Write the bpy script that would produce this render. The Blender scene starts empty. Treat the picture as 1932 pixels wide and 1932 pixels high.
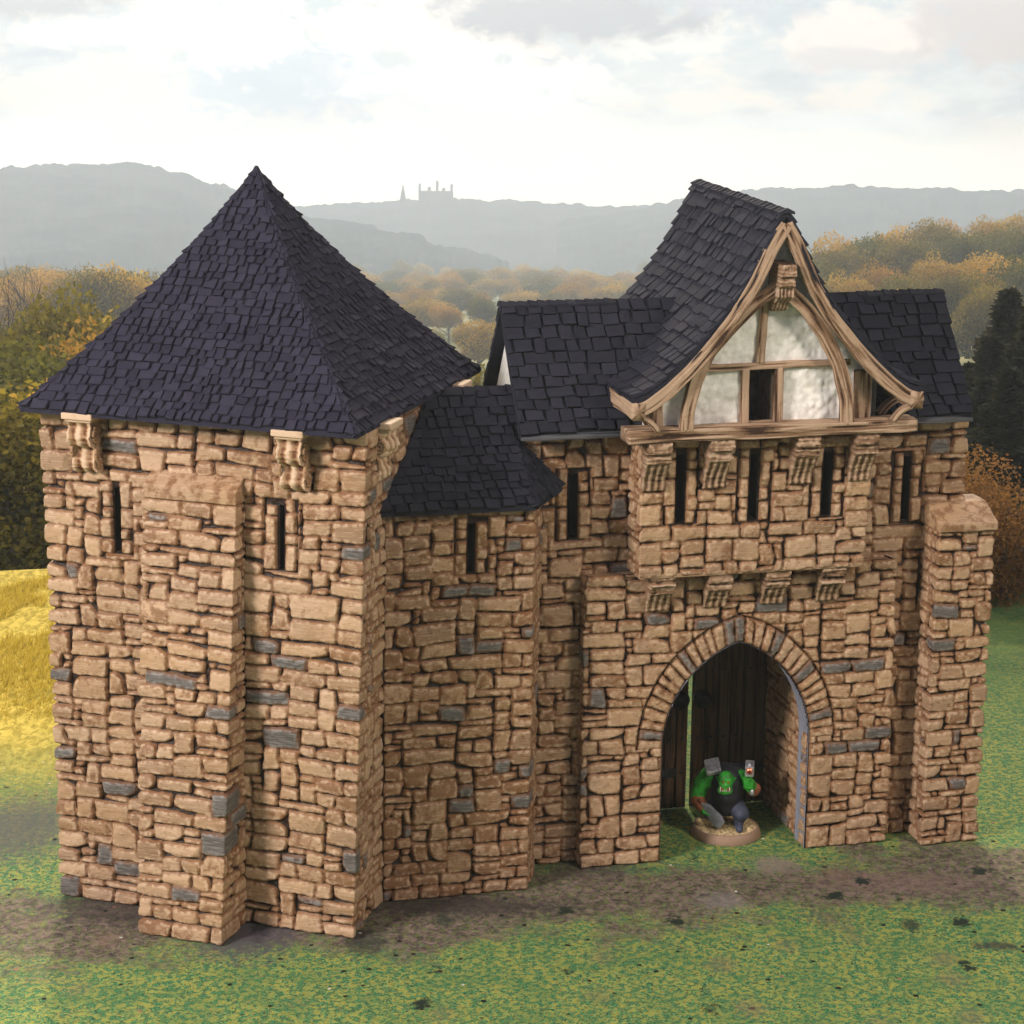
import bpy, math, random
import numpy as np
from mathutils import Matrix, Vector

sc = bpy.context.scene
col = sc.collection
# ------------------------------------------------------------------ camera
CAM_H, CAM_F, CAM_T, CAM_R = 40.0, 4472.432, math.radians(14.139), math.radians(0.574)
fw = np.array([0, math.cos(CAM_T), -math.sin(CAM_T)])
up0 = np.array([0, math.sin(CAM_T), math.cos(CAM_T)])
rt0 = np.array([1.0, 0, 0])
rt = rt0 * math.cos(CAM_R) + up0 * math.sin(CAM_R)
up = -rt0 * math.sin(CAM_R) + up0 * math.cos(CAM_R)
cd = bpy.data.cameras.new('camera')
cam = bpy.data.objects.new('camera', cd); col.objects.link(cam)
cam.matrix_world = Matrix(((rt[0], up[0], -fw[0], 0), (rt[1], up[1], -fw[1], 0), (rt[2], up[2], -fw[2], CAM_H), (0, 0, 0, 1)))
cd.sensor_width = 36.0; cd.lens = 36.0 * CAM_F / 1932.0
cd.clip_start = 1.0; cd.clip_end = 30000.0
sc.camera = cam
def px_dir(x, y):
    """direction of a photo pixel (1932 grid), used only to find where things really stand"""
    return fw + rt * (x - 966) / CAM_F - up * (y - 966) / CAM_F

# ------------------------------------------------------------------ world, lamps, exposure
world = bpy.data.worlds.new('World'); sc.world = world; world.use_nodes = True
wt = world.node_tree; wt.nodes.clear()
class NB:
    """tiny node-building helper"""
    def __init__(s, tree): s.t = tree
    def n(s, typ, **kw):
        nd = s.t.nodes.new(typ)
        ins = kw.pop('ins', {})
        for k, v in kw.items(): setattr(nd, k, v)
        for k, v in ins.items(): s.put(nd.inputs[k], v)
        return nd
    def put(s, sock, v):
        if hasattr(v, 'is_output'): s.t.links.new(v, sock)
        elif isinstance(v, bpy.types.Node): s.t.links.new(v.outputs[0], sock)
        else:
            try: sock.default_value = v
            except Exception: sock.default_value = tuple(v) + (1.0,)
    def m(s, op, a, b=0.0, c=0.0, clamp=False):
        nd = s.n('ShaderNodeMath', operation=op); nd.use_clamp = clamp
        for i, v in enumerate((a, b, c)): s.put(nd.inputs[i], v)
        return nd.outputs[0]
    def mix(s, f, a, b, mode='MIX'):
        nd = s.n('ShaderNodeMix', data_type='RGBA', blend_type=mode)
        s.put(nd.inputs[0], f); s.put(nd.inputs[6], a if not isinstance(a, tuple) else a + (1,) * (4 - len(a)))
        s.put(nd.inputs[7], b if not isinstance(b, tuple) else b + (1,) * (4 - len(b)))
        return nd.outputs[2]
    def noise(s, vec, scale, detail=3, rough=.5, dist=0.0):
        nd = s.n('ShaderNodeTexNoise'); s.put(nd.inputs['Vector'], vec)
        nd.inputs['Scale'].default_value = scale; nd.inputs['Detail'].default_value = detail
        nd.inputs['Roughness'].default_value = rough; nd.inputs['Distortion'].default_value = dist
        return nd.outputs[0]
    def ramp(s, f, lo, hi, a=0.0, b=1.0, smooth=True):
        nd = s.n('ShaderNodeMapRange'); nd.interpolation_type = 'SMOOTHSTEP' if smooth else 'LINEAR'
        s.put(nd.inputs[0], f)
        for i, v in zip((1, 2, 3, 4), (lo, hi, a, b)): s.put(nd.inputs[i], v)
        return nd.outputs[0]
    def scale(s, vec, sx, sy, sz):
        nd = s.n('ShaderNodeVectorMath', operation='MULTIPLY'); s.put(nd.inputs[0], vec); nd.inputs[1].default_value = (sx, sy, sz)
        return nd.outputs[0]
def build_world():
    B = NB(wt)
    tc = B.n('ShaderNodeTexCoord'); d = tc.outputs['Generated']
    sp = B.n('ShaderNodeSeparateXYZ'); B.put(sp.inputs[0], d)
    X, Y, Z = sp.outputs
    ys = B.m('MAXIMUM', Y, 0.05)
    u = B.m('DIVIDE', X, ys); v = B.m('DIVIDE', Z, ys)
    cv = B.n('ShaderNodeCombineXYZ'); B.put(cv.inputs[0], u); B.put(cv.inputs[1], v); uv = cv.outputs[0]
    # luminous band near the hills, blue-grey overhead (the sky stands beyond the haze and is dimmed by it)
    low = B.mix(B.ramp(Z, -.115, -.035), (2.1, 1.93, 1.66), (.36, .56, .68))
    low = B.mix(B.ramp(Y, -.2, .6), (.20, .20, .22), low)
    sky = B.mix(B.ramp(Z, -.02, .30), low, (.22, .25, .30))
    big = B.noise(uv, 26, 4, .55)
    sky = B.mix(B.m('MULTIPLY', B.ramp(B.noise(B.scale(uv, 1, 2.6, 1), 12, 6, .62, .3), .46, .66, 0, .7), B.ramp(Z, -.105, -.055)), sky, (.10, .24, .46))
    sky = B.mix(B.m('MULTIPLY', B.ramp(B.noise(B.scale(uv, 1, 2.0, 1), 17, 6, .6, .3), .50, .64, 0, .8), B.ramp(Z, -.115, -.06)), sky, (1.5, 1.22, .98)); fine = B.noise(B.scale(uv, 1, 1.6, 1), 62, 6, .6, .4)
    # (px, py, rx, ry, colour, opacity, raggedness)
    clouds = [(540, 150, 250, 90, (.55, .75, 1.0), .75, .8), (400, 50, 190, 75, (2.4, 1.9, 1.45), .75, .9), (860, 40, 230, 85, (2.4, 1.9, 1.5), .8, .8),
              (1250, 60, 200, 60, (1.9, 1.6, 1.35), .6, .8), (1090, 22, 330, 66, (.0, .02, .14), 1.0, .6), (30, -5, 230, 52, (.0, .02, .12), 1.0, .5),
              (170, 60, 160, 34, (1.9, 1.6, 1.35), .7, .8), (1640, 75, 175, 62, (1.55, 1.15, .95), .85, .7), (1630, 112, 140, 24, (.7, .62, .65), .75, .7),
              (1900, 45, 190, 88, (.62, .38, .36), .95, .6), (1560, 225, 200, 22, (1.4, 1.5, 1.6), .45, .8), (1010, 195, 90, 30, (2.0, 1.8, 1.7), .5, .9),
              (900, 150, 330, 40, (2.0, 1.8, 1.65), .5, .9), (1400, 8, 130, 26, (.3, .35, .55), .7, .9)]
    for (px, py, rx, ry, c, op, rag) in clouds:
        dd = px_dir(px, py); cu, cvv = dd[0] / dd[1], dd[2] / dd[1]
        du = B.m('MULTIPLY', B.m('SUBTRACT', u, cu), CAM_F / rx * .97); dv = B.m('MULTIPLY', B.m('SUBTRACT', v, cvv), CAM_F / ry * .97)
        r2 = B.m('SQRT', B.m('ADD', B.m('MULTIPLY', du, du), B.m('MULTIPLY', dv, dv)))
        nz = B.m('ADD', B.m('MULTIPLY', B.m('SUBTRACT', fine, .5), 2.6 * rag), B.m('MULTIPLY', B.m('SUBTRACT', big, .5), 1.8 * rag))
        mk = B.m('MULTIPLY', B.ramp(B.m('ADD', r2, nz), 1.15, .45), op)
        mk = B.m('MULTIPLY', mk, B.ramp(Y, .1, .3))
        sky = B.mix(mk, sky, c)
    # broad glow round the sun, added above the view to brighten the haze
    sd = Vector((-260, 1000, 480)).normalized(); dp = B.n('ShaderNodeVectorMath', operation='DOT_PRODUCT'); B.put(dp.inputs[0], d); dp.inputs[1].default_value = sd
    gl = B.m('POWER', B.m('MAXIMUM', dp.outputs['Value'], 0.0), 7.0)
    sky = B.mix(B.m('MULTIPLY', gl, B.ramp(Z, .0, .15)), sky, (3.4, 3.2, 2.9))
    bg = B.n('ShaderNodeBackground'); B.put(bg.inputs[0], sky); bg.inputs[1].default_value = WORLD_S
    out = B.n('ShaderNodeOutputWorld'); B.put(out.inputs[0], bg.outputs[0])
WORLD_S = 0.98
build_world()
sc.view_settings.view_transform = 'Standard'; sc.view_settings.look = 'None'
sc.view_settings.exposure = -0.18; sc.view_settings.gamma = 1.0; sc.view_settings.use_curve_mapping = False
sc.render.engine = 'CYCLES'
sc.cycles.max_bounces = 5; sc.cycles.diffuse_bounces = 3; sc.cycles.glossy_bounces = 2; sc.cycles.transmission_bounces = 3
sc.cycles.volume_bounces = 1; sc.cycles.transparent_max_bounces = 4
sc.cycles.caustics_reflective = False; sc.cycles.caustics_refractive = False
sc.cycles.use_denoising = True; sc.cycles.sample_clamp_indirect = 4.0

def lamp(name, typ, loc, target, energy, color, size=None):
    ld = bpy.data.lights.new(name, typ); ld.energy = energy; ld.color = color
    o = bpy.data.objects.new(name, ld); col.objects.link(o)
    o.location = loc; o.rotation_euler = (Vector(target) - Vector(loc)).to_track_quat('-Z', 'Y').to_euler()
    if typ == 'AREA': ld.shape = 'SQUARE'; ld.size = size
    if typ == 'SUN': ld.angle = size
    return o
lamp('softbox_left', 'AREA', (-82, 22, 66), (-8, 92, 10), 185000, (1.0, .92, .87), 22)
lamp('softbox_right', 'AREA', (74, 26, 82), (8, 95, 12), 70000, (1.0, .87, .72), 22)
lamp('sun', 'SUN', (-120, 1000, 560), (0, 100, 0), 2.4, (1.0, .85, .64), math.radians(2))

# ------------------------------------------------------------------ helpers
def tag(o, label=None, cat=None, group=None, kind=None):
    if label: o['label'] = label
    if cat: o['category'] = cat
    if group: o['group'] = group
    if kind: o['kind'] = kind
    return o
def empty(name, loc=(0, 0, 0), rz=0.0):
    o = bpy.data.objects.new(name, None); col.objects.link(o)
    o.location = loc; o.rotation_euler = (0, 0, rz); o.empty_display_size = .5
    return o
def mesh(name, V, F, mat, parent=None, smooth=False, attr=None):
    """V (n,3); F list or array of polygons; attr (n,4) stored as colour attribute 'st'"""
    me = bpy.data.meshes.new(name)
    V = np.asarray(V, np.float32)
    if isinstance(F, np.ndarray):
        k = F.shape[1]; nf = F.shape[0]
        me.vertices.add(len(V)); me.vertices.foreach_set('co', V.ravel())
        me.loops.add(nf * k); me.loops.foreach_set('vertex_index', F.astype(np.int32).ravel())
        me.polygons.add(nf); me.polygons.foreach_set('loop_start', np.arange(nf, dtype=np.int32) * k)
        me.polygons.foreach_set('loop_total', np.full(nf, k, np.int32))
        me.update(calc_edges=True)
    else:
        me.from_pydata([tuple(map(float, v)) for v in V], [], F); me.update()
    me.polygons.foreach_set('use_smooth', np.full(len(me.polygons), smooth))
    at = me.color_attributes.new('st', 'FLOAT_COLOR', 'POINT')
    if attr is None: attr = np.tile(np.array([.5, 0, 1, 0], np.float32), (len(V), 1))
    at.data.foreach_set('color', np.asarray(attr, np.float32).ravel())
    me.materials.append(mat)
    o = bpy.data.objects.new(name, me); col.objects.link(o)
    if parent: o.parent = parent
    return o
def _h(ix, iy, iz, seed):
    n = (ix.astype(np.int64) * 374761393 + iy.astype(np.int64) * 668265263 + iz.astype(np.int64) * 2147483647 + seed * 974711) & 0xffffffff
    n = ((n ^ (n >> 13)) * 1274126177) & 0xffffffff
    n = ((n ^ (n >> 16)) * 2246822519) & 0xffffffff
    return ((n ^ (n >> 15)) & 0xffffff) / float(0xffffff)
def noise(x, y, z=0.0, seed=0):
    x = np.asarray(x, float); y = np.asarray(y, float) + 0 * x; z = np.asarray(z, float) + 0 * x
    xi, yi, zi = np.floor(x), np.floor(y), np.floor(z)
    fx, fy, fz = x - xi, y - yi, z - zi
    fx = fx * fx * (3 - 2 * fx); fy = fy * fy * (3 - 2 * fy); fz = fz * fz * (3 - 2 * fz)
    r = 0
    for dx in (0, 1):
        for dy in (0, 1):
            for dz in (0, 1):
                w = (fx if dx else 1 - fx) * (fy if dy else 1 - fy) * (fz if dz else 1 - fz)
                r = r + w * _h(xi + dx, yi + dy, zi + dz, seed)
    return r * 2 - 1
def fbm(x, y, z=0.0, seed=0, o=3):
    r = 0; a = 1.0
    for k in range(o):
        r = r + a * noise(np.asarray(x) * 2 ** k, np.asarray(y) * 2 ** k, np.asarray(z) * 2 ** k, seed + k); a *= .5
    return r
def grid_faces(nu, nv, keep=None):
    i = np.arange(nu * nv).reshape(nv, nu)
    F = np.stack([i[:-1, :-1], i[:-1, 1:], i[1:, 1:], i[1:, :-1]], -1).reshape(-1, 4)
    if keep is not None: F = F[keep.reshape(-1)]
    return F
def compact(V, F, A=None):
    used = np.unique(F); mp = np.full(len(V), -1); mp[used] = np.arange(len(used))
    return V[used], mp[F], (A[used] if A is not None else None)
def smin(a, b, k):
    h = np.clip(.5 + .5 * (b - a) / k, 0, 1)
    return b + (a - b) * h - k * h * (1 - h)

# ------------------------------------------------------------------ materials
def new_mat(name):
    m = bpy.data.materials.new(name); m.use_nodes = True; t = m.node_tree
    p = t.nodes['Principled BSDF']; return m, NB(t), p
def stone_mat():
    m, B, p = new_mat('painted_stone')
    at = B.n('ShaderNodeAttribute', attribute_name='st'); sp = B.n('ShaderNodeSeparateColor'); B.put(sp.inputs[0], at.outputs['Color'])
    tone, grey, edge = sp.outputs
    ob = B.n('ShaderNodeTexCoord').outputs['Object']
    c = B.mix(tone, (.225, .130, .072), (.50, .335, .212))
    c = B.mix(B.ramp(B.noise(ob, .35, 3), .35, .7), c, B.mix(.55, c, (.44, .26, .125)))
    # brush streaks along the printed layers, then brown blotches of wash
    st = B.noise(B.scale(ob, 1.2, 1.2, 26), 1.0, 4, .6)
    c = B.mix(B.ramp(st, .42, .75, 0, .45), c, (.60, .43, .29))
    bl = B.noise(ob, 2.3, 4, .6, .3)
    bl = B.m('ADD', bl, B.m('MULTIPLY', B.m('SUBTRACT', at.outputs['Alpha'], .5), .30))
    c = B.mix(B.ramp(bl, .50, .72, 0, .8), c, (.19, .085, .034))
    sp2 = B.noise(B.scale(ob, 1, 1, 2.4), 6.5, 2)
    c = B.mix(B.ramp(sp2, .62, .74, 0, .7), c, (.15, .05, .016))
    g = B.mix(B.ramp(st, .4, .75), (.085, .074, .067), (.22, .20, .185))
    c = B.mix(grey, c, g)
    wash = B.noise(ob, 5, 3)
    e2 = B.m('ADD', edge, B.m('MULTIPLY', B.m('SUBTRACT', wash, .5), .5))
    c = B.mix(B.ramp(e2, .75, .10, 0, .70), c, (.18, .070, .022))
    c = B.mix(B.ramp(edge, .10, .0), c, (.022, .009, .005))
    rim = B.m('MULTIPLY', B.ramp(edge, .16, .42), B.ramp(edge, .95, .50)); c = B.mix(B.m('MULTIPLY', B.m('MULTIPLY', rim, B.ramp(wash, .42, .62)), .55), c, B.mix(grey, (.62, .44, .30), (.30, .28, .26)))
    c = B.mix(B.ramp(edge, .10, .0), c, (.022, .009, .005))
    B.put(p.inputs['Base Color'], c)
    B.put(p.inputs['Roughness'], B.ramp(edge, 0, .6, .5, .62)); p.inputs['Specular IOR Level'].default_value = .28
    bp = B.n('ShaderNodeBump'); bp.inputs['Strength'].default_value = .55; bp.inputs['Distance'].default_value = .05
    hh = B.m('ADD', B.m('MULTIPLY', B.noise(B.scale(ob, .8, .8, 22), 1.0, 3, .6), .7), B.m('MULTIPLY', B.noise(ob, 7, 3), .8))
    B.put(bp.inputs['Height'], hh); B.put(p.inputs['Normal'], bp.outputs[0])
    return m
def wood_mat(name, light, dark, mid):
    m, B, p = new_mat(name)
    at = B.n('ShaderNodeAttribute', attribute_name='st'); sp = B.n('ShaderNodeSeparateColor'); B.put(sp.inputs[0], at.outputs['Color'])
    ob = B.n('ShaderNodeTexCoord').outputs['Object']
    gv = B.m('ADD', sp.outputs[0], B.m('MULTIPLY', B.m('SUBTRACT', B.noise(ob, 9, 3), .5), .35))
    c = B.mix(B.ramp(gv, .5, .95), mid, light)
    c = B.mix(B.ramp(gv, .42, .12), c, dark)
    c = B.mix(B.ramp(B.noise(ob, 1.6, 3), .55, .75, 0, .4), c, mid)
    B.put(p.inputs['Base Color'], c); p.inputs['Roughness'].default_value = .6; p.inputs['Specular IOR Level'].default_value = .25
    bp = B.n('ShaderNodeBump'); bp.inputs['Strength'].default_value = .5; bp.inputs['Distance'].default_value = .05
    B.put(bp.inputs['Height'], B.noise(B.scale(ob, 5, 5, 18), 1.0, 4, .6)); B.put(p.inputs['Normal'], bp.outputs[0])
    return m
def roof_mat(name, c1, c2):
    m, B, p = new_mat(name)
    at = B.n('ShaderNodeAttribute', attribute_name='st'); sp = B.n('ShaderNodeSeparateColor'); B.put(sp.inputs[0], at.outputs['Color'])
    ob = B.n('ShaderNodeTexCoord').outputs['Object']
    f = B.m('ADD', B.m('MULTIPLY', sp.outputs[0], .45), B.m('MULTIPLY', B.noise(ob, 2.5, 4, .6), .6))
    c = B.mix(f, c1, c2)
    c = B.mix(B.ramp(B.noise(B.scale(ob, 3, 3, 9), 3.0, 4, .7), .66, .80, 0, .35), c, (.16, .15, .19))
    B.put(p.inputs['Base Color'], c); p.inputs['Roughness'].default_value = .8; p.inputs['Specular IOR Level'].default_value = .05
    bp = B.n('ShaderNodeBump'); bp.inputs['Strength'].default_value = .5; bp.inputs['Distance'].default_value = .04
    B.put(bp.inputs['Height'], B.m('ADD', B.noise(B.scale(ob, 1, 1, 22), 1.0, 2), B.m('MULTIPLY', B.noise(ob, 9, 3), .5))); B.put(p.inputs['Normal'], bp.outputs[0])
    return m
def plain_mat(name, c, rough=.6, metal=0.0, var=.25, scale=3.0, bump=.0, spec=.3):
    m, B, p = new_mat(name)
    ob = B.n('ShaderNodeTexCoord').outputs['Object']; n = B.noise(ob, scale, 4, .6)
    c2 = tuple(max(0, x * (1 - var)) for x in c); c3 = tuple(min(1, x * (1 + var)) for x in c)
    B.put(p.inputs['Base Color'], B.mix(B.ramp(n, .3, .7), c2, c3)); p.inputs['Roughness'].default_value = rough
    p.inputs['Metallic'].default_value = metal; p.inputs['Specular IOR Level'].default_value = spec
    if bump:
        bp = B.n('ShaderNodeBump'); bp.inputs['Strength'].default_value = bump; bp.inputs['Distance'].default_value = .06
        B.put(bp.inputs['Height'], n); B.put(p.inputs['Normal'], bp.outputs[0])
    return m
STONE = stone_mat()
WOOD = wood_mat('washed_timber', (.44, .30, .20), (.040, .017, .008), (.21, .12, .066))
DOORWOOD = wood_mat('dark_door_wood', (.085, .045, .022), (.01, .006, .003), (.05, .025, .012))  # wood colour lowered to deepen the shade inside the gateway
ROOF = roof_mat('slate_shingle', (.017, .016, .026), (.042, .039, .062))
ROOFB = roof_mat('black_shingle', (.013, .013, .019), (.034, .034, .048))
PLASTER = plain_mat('white_plaster', (.82, .80, .75), .95, var=.12, scale=3.5, bump=.4, spec=.0)
GREYP = plain_mat('bare_grey_resin', (.26, .27, .33), .6, var=.12)
IRON = plain_mat('black_iron', (.02, .02, .022), .45, var=.3)
SLIT_SHADE = plain_mat('slit_shade_black', (.012, .010, .009), .9)  # near-black colour stands in for the shade inside the slits
DARKIN = plain_mat('dark_inner_wall', (.10, .07, .045), .8, var=.3)
# ------------------------------------------------------------------ masonry
SIZES = [(2, 2, 3.2), (3, 2, 5.5), (4, 2, 4.0), (5, 2, .8), (3, 1, .8), (4, 1, .5), (2, 1, .9), (3, 3, 1.5), (4, 3, 1.2), (1, 1, .6), (1, 2, .7), (2, 3, 1.1)]
def lay_stones(nu, nz, rng, blocked=None, corners=()):
    """greedy packing of an nu x nz lattice with stones of mixed size; returns (i,j,w,h)"""
    occ = np.zeros((nz, nu), bool)
    if blocked is not None: occ |= blocked
    out = []
    for ic in corners:                      # quoins: alternate long and short over the corner line
        j = 0; side = rng.random() < .5
        while j < nz:
            h = rng.choice([2, 2, 3, 1, 2]); h = min(h, nz - j)
            l, r = (rng.choice([2, 3]), rng.choice([1, 2])) if side else (rng.choice([1, 2]), rng.choice([2, 3]))
            i0, i1 = max(0, ic - l), min(nu, ic + r)
            if i1 > i0 and not occ[j:j + h, i0:i1].any():
                occ[j:j + h, i0:i1] = True; out.append((i0, j, i1 - i0, h))
            j += h; side = not side
    ws = [s[2] for s in SIZES]
    for j in range(nz):
        for i in range(nu):
            if occ[j, i]: continue
            free = 1
            while i + free < nu and not occ[j, i + free] and free < 6: free += 1
            best = None
            for _ in range(7):
                w, h, _w = rng.choices(SIZES, ws)[0]
                if w <= free and j + h <= nz and not occ[j:j + h, i:i + w].any():
                    if free - w == 1: w += 1 if not occ[j:j + h, i:i + w + 1].any() else 0
                    best = (w, h); break
            if best is None: best = (min(free, 3), 1)
            w, h = best; occ[j:j + h, i:i + w] = True; out.append((i, j, w, h))
    return out
def poly_sdf(U, Z, poly):
    """inside distance of a convex counter-clockwise polygon"""
    d = None; n = len(poly)
    for k in range(n):
        (x0, y0), (x1, y1) = poly[k], poly[(k + 1) % n]
        ex, ey = x1 - x0, y1 - y0; L = math.hypot(ex, ey)
        if L < 1e-6: continue
        dk = (ex * (Z - y0) - ey * (U - x0)) / L
        d = dk if d is None else smin(d, dk, .10)
    return d
def masonry(U, Z, polys, seed, edge_mask=None, gap=.0, relief=.16):
    """U,Z 1-D sample axes; polys list of (poly, tone, grey, kind). returns height, attr, kind"""
    rng = random.Random(seed)
    UU, ZZ = np.meshgrid(U, Z)
    H = np.full(UU.shape, -relief); A = np.zeros(UU.shape + (4,), np.float32); K = np.zeros(UU.shape, np.int8)
    A[..., 0] = .5
    wob = .030 * fbm(UU * 2.8, ZZ * 3.2, 0, seed, 3)
    surf = .035 * fbm(UU * 1.3, ZZ * 1.6, 3.3, seed + 9, 4) + .02 * np.abs(noise(UU * 5, ZZ * 6, 1.0, seed + 5))
    for poly, tone, grey, kind in polys:
        xs = [q[0] for q in poly]; zs = [q[1] for q in poly]
        i0, i1 = np.searchsorted(U, (min(xs) - .12, max(xs) + .12)); j0, j1 = np.searchsorted(Z, (min(zs) - .12, max(zs) + .12))
        if i1 <= i0 or j1 <= j0: continue
        sl = (slice(j0, j1), slice(i0, i1))
        u, z = UU[sl], ZZ[sl]
        d = poly_sdf(u, z, poly) - gap + wob[sl]
        if edge_mask is not None: d = np.minimum(d, edge_mask[kind][sl])
        t = np.clip(d / .095, 0, 1); s = 1 - (1 - t) ** 2.4
        cx, cz = (min(xs) + max(xs)) / 2, (min(zs) + max(zs)) / 2
        top = rng.uniform(-.03, .045) + rng.uniform(-.045, .045) * (u - cx) + rng.uniform(-.10, .05) * (z - cz)
        # one dressed facet that falls away across a corner
        burn = rng.random() ** 1.5; an = rng.uniform(0, 6.28); fac = np.maximum(0, (u - cx) * math.cos(an) + (z - cz) * math.sin(an) - .28 * (max(xs) - min(xs))) * rng.uniform(0, .5)
        top = top - fac + .045 * (1 - (1 - np.clip(d / .30, 0, 1)) ** 2)
        h = -relief + s * (relief + top + surf[sl])
        h = np.where(d > -.01, h, -relief)
        upd = h > H[sl] + 1e-9
        H[sl] = np.where(upd, h, H[sl]); a = A[sl]
        a[..., 3] = np.where(upd, burn, a[..., 3]); a[..., 0] = np.where(upd, tone, a[..., 0]); a[..., 1] = np.where(upd, grey, a[..., 1])
        a[..., 2] = np.where(upd, np.clip(d / .26, 0, 1), a[..., 2]); K[sl] = np.where(upd, kind, K[sl])
    H += np.where(A[..., 2] < .01, .03 * noise(UU * 6, ZZ * 6, 0, seed + 3), 0)
    return H, A, K
def lattice_polys(i0u, nu, nz, cw, ch, z0, stones, rng, seed, grey_p=.045):
    rows = [0.0]
    for _ in range(nz): rows.append(rows[-1] + rng.uniform(.86, 1.14))
    sc_ = nz * ch / rows[-1]; rows = [r * sc_ for r in rows]
    def P(i, j):
        jx = (_h(np.array([i]), np.array([j]), np.array([0]), seed)[0] - .5) * .20
        jz = (_h(np.array([i]), np.array([j]), np.array([7]), seed)[0] - .5) * .13
        if i in (0, nu): jx = 0
        zz = z0 + rows[j]; uu = i0u + i * cw + jx
        if 0 < j < nz: zz += jz + .10 * float(noise(np.array([uu * .35]), np.array([zz * .25]), 0, seed + 1)[0])
        return (uu, zz)
    out = []
    for (i, j, w, h) in stones:
        q = [P(i, j), P(i + w, j), P(i + w, j + h), P(i, j + h)]
        if rng.random() < .38 and w * h > 2:      # knock one corner off
            k = rng.randrange(4); a, b, c = q[k - 1], q[k], q[(k + 1) % 4]
            f, g = rng.uniform(.12, .35), rng.uniform(.2, .45)
            q = q[:k] + [(b[0] + (a[0] - b[0]) * f, b[1] + (a[1] - b[1]) * f), (b[0] + (c[0] - b[0]) * g, b[1] + (c[1] - b[1]) * g)] + q[k + 1:]
        grey = 1.0 if (rng.random() < grey_p * (1.6 if w * h > 5 else .7)) else 0.0
        out.append((q, min(1, max(0, rng.gauss(.5, .24))), grey, 0))
    return out
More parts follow.
